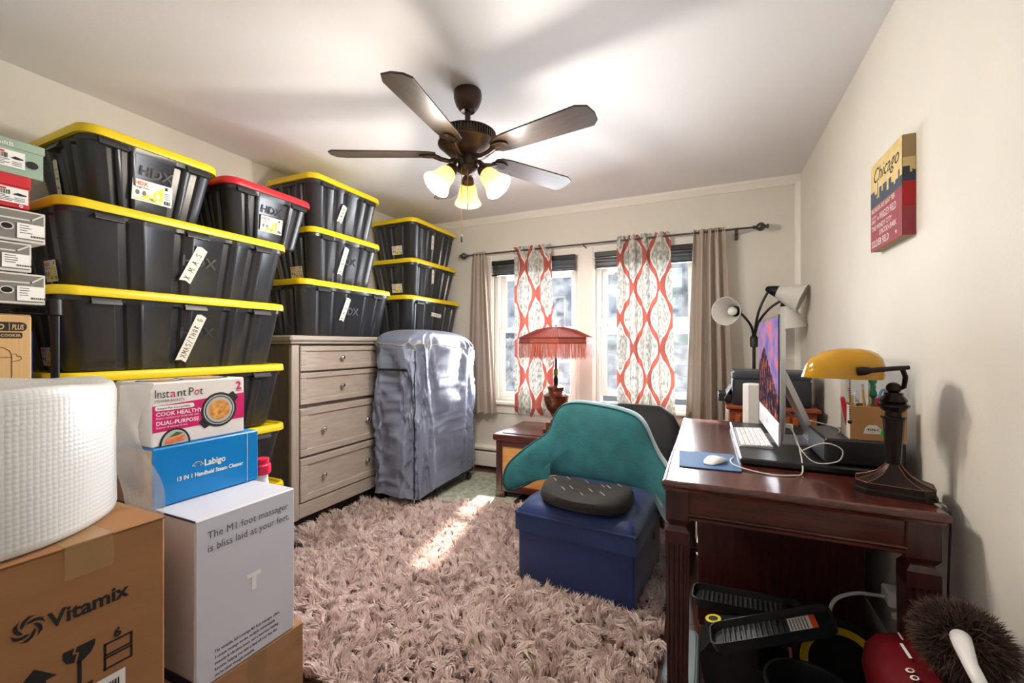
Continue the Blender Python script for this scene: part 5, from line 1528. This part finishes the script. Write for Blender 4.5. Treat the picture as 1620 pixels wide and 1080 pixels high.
goose('a', [(0, 0, 1.24), (-.015, -.02, 1.32), (-.05, -.04, 1.38), (-.10, -.05, 1.44)], (-.42, -.85, -.05))
goose('b', [(0, 0, 1.24), (.02, -.02, 1.40), (.05, -.03, 1.50), (.09, -.05, 1.585)], (.90, -.25, -.38))
goose('c', [(0, 0, 1.24), (.03, .0, 1.36), (.1, -.02, 1.46), (.19, -.04, 1.52)], (.12, .05, -1))
# tall black speaker by the wall
ts = thing('subwoofer', 'plain black speaker cabinet in the corner behind the computer', 'speaker', (.49, 3.40, 0))
part('cabinet', MB().cbox(-.09, -.01, .01, .11, .3, .95, .006), M_prn, ts)
part('cone', MB().lathe([(.02, -.006), (.07, .0), (.075, .004)], 24, mx=T(.01, -.012, .8) @ RX(90)), M_black, ts)

# ---------------------------------------------------------------- wall canvas
cvn = thing('canvas_sign', 'city skyline canvas sign on the right wall', 'wall art', (XR, 1.955, 1.722))
HWc, HHc, DEP = .147, .165, .036
M_cr = mat('canvas_cream', (226, 200, 140), .8, col2=(204, 178, 116), vscale=12)
M_cn = mat('canvas_navy', (62, 70, 84), .8, var=.1); M_cm = mat('canvas_maroon', (150, 62, 72), .8, var=.1, vscale=20); M_crd = mat('canvas_red', (176, 36, 40), .8)
part('stretcher', MB().cbox(-DEP + .001, -HWc, -HHc, 0, HWc, HHc, .002), mat('canvas_edge', (164, 140, 100), .8), cvn)
f = face((-DEP + .0008, 0, 0), '-x'); m_ = MB()
m_.rect(f, -HWc, .0, HWc, HHc, 0); m_.rect(f, -HWc, -HHc, HWc, .02, 2, .0005)
sky_ = [(-HWc, -.01), (HWc, -.01)]
rg = random.Random(8); x = HWc; pts = []
while x > -HWc:
    h_ = rg.choice((.025, .035, .045, .06, .038)); w_ = rg.choice((.012, .018, .024)); pts += [(x, h_), (max(-HWc, x - w_), h_)]; x -= w_
m_.poly(f, [(-HWc, .0), (HWc, .0)] + pts, 1, .001)
m_.rect(f, -.075, .03, -.069, .085, 1, .001)
m_.text(f, 'Chicago', 0, .088, .075, 3, .0012, shear=.3, align='CENTER')
for s_, y, sz, sx in (('MICHIGAN AVE NAVY PIER', -.022, .026, .72), ('LAKE SHORE', -.043, .013, .7), ('DRIVE', -.062, .02, .8), ('WRIGLEY FIELD', -.06, .036, .62), ('THE WINDY CITY', -.09, .026, .95), ('LINCOLN PARK', -.116, .028, .8), ('SOLDIER FIELD', -.152, .036, .72)):
    xx = -HWc + .012
    if s_ == 'WRIGLEY FIELD': xx = -.055
    if s_ == 'LINCOLN PARK': xx = -.055
    m_.text(f, s_, xx, y, sz, 4, .0012, bold=.008, sx=sx)
for (a, b) in ((-.066, -.052), (.1, -.14)): m_.poly(f, [(a + (.009 if k % 2 == 0 else .0038) * math.sin(2 * PI * k / 10), b + (.009 if k % 2 == 0 else .0038) * math.cos(2 * PI * k / 10)) for k in range(10)], 4, .0014)
e_ = face((-DEP + .002, -HWc, 0), '-y')
m_.rect(e_, 0, .02, DEP - .003, .09, 0, .0008); m_.poly(e_, [(0, .012), (DEP - .003, .012), (DEP - .003, .045), (.024, .05), (.024, .04), (.018, .04), (.018, .06), (0, .06)], 1, .001); m_.rect(e_, 0, -.07, DEP - .003, .012, 5, .0008); m_.rect(e_, 0, -HHc + .001, DEP - .003, -.07, 2, .0008)
part('print', m_, [M_cr, M_cn, M_cm, M_ink, mat('canvas_white', (232, 214, 208), .8), M_crd], cvn, 0)

# ---------------------------------------------------------------- under the desk
ps = thing('mini_stepper', 'black mini stepper with ribbed pedals under the desk', 'exercise machine', (.14, 1.72, 0))
M_st = mat('stepper_black', (30, 31, 34), .42, var=.1)
part('body', MB().loft([[(x, y + yy, z) for x, z in ((-.16, .06), (-.15, .015), (.08, .012), (.1, .06), (.1, .2), (.06, .225), (-.12, .185), (-.165, .12))] for y, yy in ((-.075, 0), (.075, 0))]), M_st, ps, 20)
part('floor_bar', MB().tube([(-.13, -.19, .012), (-.13, .19, .012)], .012, 10), M_blackm, ps)
part('floor_bar', MB().tube([(.07, -.19, .012), (.07, .19, .012)], .012, 10), M_blackm, ps)
part('handle', MB().tube([(-.02, -.03, .205), (-.015, -.035, .245), (.05, -.035, .255), (.07, -.03, .215)], .009, 8), M_black, ps)
kn = part('dial', MB().lathe([(.03, 0), (.032, .006), (.032, .03), (.028, .036), (.02, .037)], 22, mx=T(-.115, -.02, .183) @ RY(-12)), M_black, ps)
part('dial_ring', MB().lathe([(.016, .0372), (.026, .0372), (.026, .0385), (.016, .0385)], 22, mx=T(-.115, -.02, .183) @ RY(-12), cap0=False, cap1=False), mat('signal_yellow', (222, 210, 30), .5), kn)
def pedal(mx, sticker):
    m_ = MB(); m_.loft([[(x, y, z) for x, y in rrect(w, d, .03, 4)] for w, d, z in ((.34, .10, 0), (.36, .12, .01), (.37, .125, .04), (.36, .118, .04), (.352, .112, .016), (.3, .1, .016))], mx=mx)
    p_ = part('pedal', m_, M_st, ps)
    rb = MB()
    for k in range(17): rb.cbox(-.15 + k * .0165, -.048, .016, -.142 + k * .0165, .048, .023, .002, mx=mx)
    part('grip_ribs', rb, mat('rib_black', (52, 50, 48), .45), p_)['kind'] = 'stuff'
    if sticker:
        s_ = MB(); f = mx @ T(0, 0, .024)
        s_.rect(f, .055, -.035, .135, .035, 0, .0006); s_.rect(f, .118, -.035, .135, .035, 1, .001)
        for k in range(6): s_.rect(f, .06 + k * .009, -.03, .064 + k * .009, .03, 2, .001)
        part('warning_label', s_, [M_paper, mat('warn_orange', (236, 92, 30), .5), M_greyink], p_, 0)
pedal(T(.05, -.135, .275) @ RY(-24) @ RZ(2), True)
pedal(T(-.01, .125, .20) @ RY(-4) @ RZ(-3), False)
part('pedal_arm', MB().cbox(.0, -.14, .15, .05, -.1, .27, .006), M_blackm, ps); part('pedal_arm', MB().cbox(.0, .1, .12, .05, .14, .21, .006), M_blackm, ps)
sc2 = thing('bathroom_scale', 'pale grey plastic scale on the floor by the desk leg', 'scale', (-.09, 1.745, 0))
part('body', MB().prism([(x, y) for x, y in rrect(.12, .34, .03, 4)], .004, .03, b=.006), mat('scale_grey', (104, 114, 120), .35), sc2)
part('platform', MB().prism([(x, y) for x, y in rrect(.095, .3, .02, 4)], .03, .034, b=.001), mat('scale_pale', (122, 134, 140), .25), sc2)
yd = thing('balance_disc', 'black round disc with yellow ring behind the wastebasket', 'exercise disc', (.385, 1.705, .175), (R(84), 0, R(4)))
part('disc', MB().lathe([(.02, -.012), (.118, -.012), (.13, .0), (.118, .012), (.02, .012)], 40), M_black, yd)
part('ring', MB().lathe([(.088, .0125), (.11, .0125), (.11, .0155), (.088, .0155)], 40, cap0=False, cap1=False), mat('ring_yellow', (212, 176, 40), .5), yd)
wb_ = thing('wastebasket', 'black round wastebasket in front of the desk', 'bin', (.25, 1.385, 0))
part('bin', MB().lathe([(.085, 0), (.09, .004), (.105, .27), (.11, .272), (.11, .279), (.102, .279), (.1, .27), (.086, .012), (.02, .01)], 30, cap1=True), M_black, wb_, 40)
M_shr = mat('shredder_red', (104, 16, 24), .35, var=.08, vscale=6)
sd_ = thing('paper_shredder', 'dark red paper shredder with black slot at the lower right', 'shredder', (.49, 1.24, 0))
sd_.scale = (.93, 1, 1.06)
part('bin', MB().loft([[(a, b, z) for a, b in rrect(w, d, .03, 4)] for w, d, z in ((.2, .28, 0), (.22, .3, .01), (.23, .32, .3))]), M_black, sd_)
hd = MB(); sec = [(-.125, .3), (-.135, .35), (-.128, .40), (-.10, .432), (-.03, .446), (.03, .446), (.09, .44), (.12, .41), (.125, .3)]
hd.loft([[(x * k, y, .3 + (z - .3) * q) for x, z in sec] for y, k, q in ((-.175, .92, .9), (-.168, .98, .97), (-.15, 1, 1), (.15, 1, 1), (.168, .98, .97), (.175, .92, .9))])
h_ = part('head', hd, M_shr, sd_, 40)
part('slot', MB().cbox(-.03, -.13, .444, .002, .13, .4475, .001), M_black, h_)
part('slot_lip', MB().cbox(-.038, -.135, .444, -.03, .135, .4485, .001), mat('shredder_dark', (92, 14, 22), .3), h_)
m_ = MB(); fz = face((0, 0, .4468), '+z')
for k in range(7): m_.disc(T(-.083, -.135 + k * .024, .4415) @ RY(-14), 0, 0, .0085, .0085, 0, .001, 14); m_.disc(T(-.083, -.135 + k * .024, .4415) @ RY(-14), .001, 0, .005, .005, 1, .0014, 10)
part('indicator_row', m_, [M_paper, M_shr], h_, 0); m_ = MB()
m_.rect(T(-.07, .05, .4445) @ RY(-14), 0, 0, .007, .055, 0, .0012); m_.rect(T(-.06, .12, .4465) @ RY(-10), 0, 0, .004, .03, 0, .0012)
part('name_strip', m_, M_paper, h_, 0); m_ = MB()
m_.line(T(.045, -.06, .4462) @ RY(3), [(-.006, -.03), (-.006, .03), (.006, .03), (.006, -.03), (-.006, -.03)], .0018, 0, .001); m_.rect(T(.045, -.06, .4462) @ RY(3), -.002, -.025, .002, .025, 0, .001)
part('paper_icon', m_, M_paper, h_, 0)
# feather duster
fd = thing('feather_duster', 'fluffy brown feather duster with white handle on the shredder', 'duster', (.50, 1.245, .555))
part('handle', MB().tube([(-.03, -.065, .045), (-.04, -.1, .048), (-.05, -.15, .042), (-.058, -.22, .034)], [.017, .0155, .0115, .0105], 14), M_white, fd, 180)
part('core', MB().ellipsoid(.05, .06, .045, 14, 8, mx=T(0, .01, .005)), mat('feather_core', (38, 24, 20), .9), fd, 180)
rs2 = np.random.RandomState(9)
nf = 6500
dv = rs2.normal(0, 1, (nf, 3)); dv /= np.linalg.norm(dv, axis=1)[:, None]
c0 = np.array([0, .012, .005]); b0 = c0 + dv * np.array([.04, .05, .035])
ln = rs2.uniform(.035, .062, nf)[:, None]
sw = dv + rs2.normal(0, .35, (nf, 3)) + np.array([0.0, .25, -.1])
sw /= np.linalg.norm(sw, axis=1)[:, None]
tipv = b0 + sw * ln + np.array([0, 0, -.006])
midv = b0 + (dv * .5 + sw * .5) * ln * .55
wv = np.cross(dv, rs2.normal(0, 1, (nf, 3))); wv /= np.linalg.norm(wv, axis=1)[:, None]; wv *= .0016
V = np.empty((nf, 5, 3)); V[:, 0] = b0 - wv; V[:, 1] = b0 + wv; V[:, 2] = midv + wv; V[:, 3] = midv - wv; V[:, 4] = tipv
F = []
for k in range(nf): F += [(5 * k, 5 * k + 1, 5 * k + 2, 5 * k + 3), (5 * k + 3, 5 * k + 2, 5 * k + 4)]
m_ = MB(); m_.v = V.reshape(-1, 3).tolist(); m_.f = F; m_.m = [0] * len(F)
part('feathers', m_, mat('feather_brown', (44, 30, 25), .7, col2=(86, 60, 44), vscale=24), fd, 180)['kind'] = 'stuff'
# wall socket with adapter and cables
ws = thing('wall_outlet', 'white wall outlet with plugged adapter under the desk', 'outlet', (XR - .001, 1.86, .32))
part('plate', MB().cbox(-.006, -.04, -.06, 0, .04, .06, .003), M_white, ws)
part('adapter', MB().cbox(-.062, -.028, -.0, -.006, .045, .05, .006), M_white, ws)
part('plug', MB().lathe([(.014, 0), (.014, .03), (.008, .045)], 12, mx=T(-.006, -.015, -.03) @ RY(-90)), M_white, ws)
cable('adapter_cable', 'white cable arching from the wall outlet under the desk', [(.545, 1.85, .345), (.47, 1.84, .345), (.40, 1.82, .315), (.375, 1.80, .24), (.372, 1.79, .17), (.38, 1.78, .02)], .006, M_cab)
cable('hanging_cable', 'white cable hanging down the wall behind the desk leg', [(.575, 1.80, .72), (.58, 1.79, .55), (.577, 1.78, .4), (.585, 1.72, .24), (.59, 1.68, .06)], .005, M_cab)
# ---------------------------------------------------------------- ceiling fan
M_fan = mat('fan_bronze', (72, 54, 44), .4, metal=.55)
M_blade = wood('fan_blade', (48, 40, 38), (70, 58, 52), (2, 16, 16), 4, .35)
FX, FY = -1.073, 1.83
fan = thing('ceiling_fan', 'five bladed bronze ceiling fan with three lit amber shades', 'ceiling fan', (FX, FY, HC))
part('canopy', MB().lathe([(.066, 0), (.069, -.012), (.068, -.036), (.058, -.066), (.044, -.088), (.034, -.098), (.02, -.092)], 32), M_fan, fan, 45)
part('downrod', MB().lathe([(.014, -.085), (.014, -.215)], 14), M_fan, fan)
part('motor_housing', MB().lathe([(.02, -.158), (.1, -.162), (.13, -.168), (.140, -.172), (.140, -.176), (.130, -.178), (.130, -.218), (.145, -.221), (.145, -.227), (.132, -.236), (.118, -.25), (.1, -.266), (.06, -.276), (.045, -.278)], 44, mx=T(0, 0, -.038)), M_fan, fan, 40)
vf = MB()
for k in range(60):
    vf.cbox(.128, -.0032, -.2185, .139, .0032, -.1765, .0012, mx=T(0, 0, -.038) @ RZ(k * 6))
part('vent_fins', vf, M_fan, fan)['kind'] = 'stuff'
part('switch_cup', MB().lathe([(.03, -.27), (.048, -.282), (.05, -.29), (.05, -.34), (.056, -.345), (.056, -.352), (.042, -.366), (.02, -.372), (.008, -.378), (.004, -.388)], 28, mx=T(0, 0, -.03)), M_fan, fan, 45)
bl_out = [(.155, -.03), (.18, -.05), (.24, -.058), (.615, -.07), (.66, -.048), (.672, -.0), (.664, .046), (.64, .07), (.24, .058), (.18, .05), (.155, .03)]
bme = MB().prism(bl_out, -.004, .004, b=.0015).mesh('blade', M_blade, 30)
im = MB()
im.tube([(.06, 0, -.02), (.09, 0, -.03), (.13, 0, -.022), (.165, 0, -.008)], [.012, .01, .011, .012], 8)
im.loft([[(x + .19, y, z) for x, y in [(.05 * math.cos(2 * PI * k / 24), .028 * math.sin(2 * PI * k / 24)) for k in range(24)]] for z in (-.0125, -.0045)])
ime = im.mesh('blade_iron', M_fan, 40)
sl_ = MB()
for q in (-.013, 0, .013): sl_.cbox(.16, q - .003, -.0135, .222, q + .003, -.0122, .0005)
slm = sl_.mesh('iron_slots', mat('slot_dark', (36, 28, 24), .6))
for k in range(5):
    a = R(61.3 + 72 * k)
    i_ = put('blade_iron', ime, fan, (0, 0, -.308), (R(-11), 0, a))
    put('blade', bme, fan, (0, 0, -.308), (R(-11), 0, a))
    s_ = put('iron_slots', slm, i_); s_['kind'] = 'stuff'
M_amber = mat('amber_shade', (250, 232, 190), .3, emit=(255, 206, 130), estr=.1)
mix_translucent(M_amber, .25)
M_bulb = mat('lit_bulb', (255, 240, 200), .3, emit=(255, 226, 170), estr=14)
for k, ang in enumerate((240, 0, 120)):
    a = R(ang - 24.5 + 24.5)
    d = Vector((math.cos(a) * .66, math.sin(a) * .66, -.75)).normalized()
    p0 = Vector((math.cos(a) * .045, math.sin(a) * .045, -.352))
    arm = part('light_arm', MB().tube([p0, p0 + Vector((d.x * .03, d.y * .03, 0)), p0 + d * .06], .011, 8), M_fan, fan)
    mx = T(*(p0 + d * .05)) @ d.to_track_quat('Z', 'Y').to_matrix().to_4x4()
    part('socket', MB().lathe([(.016, -.01), (.026, .0), (.03, .012), (.032, .035), (.028, .036)], 20, mx=mx), M_fan, arm)
    part('shade', MB().lathe([(.03, .03), (.038, .04), (.044, .06), (.047, .085), (.054, .108), (.065, .128), (.07, .138), (.067, .139), (.05, .108), (.043, .085), (.04, .06), (.028, .034)], 28, mx=mx, cap0=False, cap1=False), M_amber, arm, 60, 'lit amber glass bell shade')
    part('bulb', MB().ellipsoid(.021, .021, .027, 14, 8, mx=mx @ T(0, 0, .082)), M_bulb, arm, 180)
    lp = lamp('fan_bulb', 'POINT', 15.5, (1.0, .92, .82), Vector((FX, FY, HC)) + p0 + d * .205, shadow_soft_size=.045)
for x, y, L in ((.02, -.035, .25), (-.005, -.05, .40)):
    c_ = part('pull_chain', MB().tube([(x, y, -.38), (x, y, -.36 - L + .05)], .0016, 5), M_brass, fan)
    part('pull_pendant', MB().lathe([(.002, 0), (.0045, -.006), (.0045, -.034), (.002, -.04)], 8, mx=T(x, y, -.36 - L + .05)), M_black, c_)
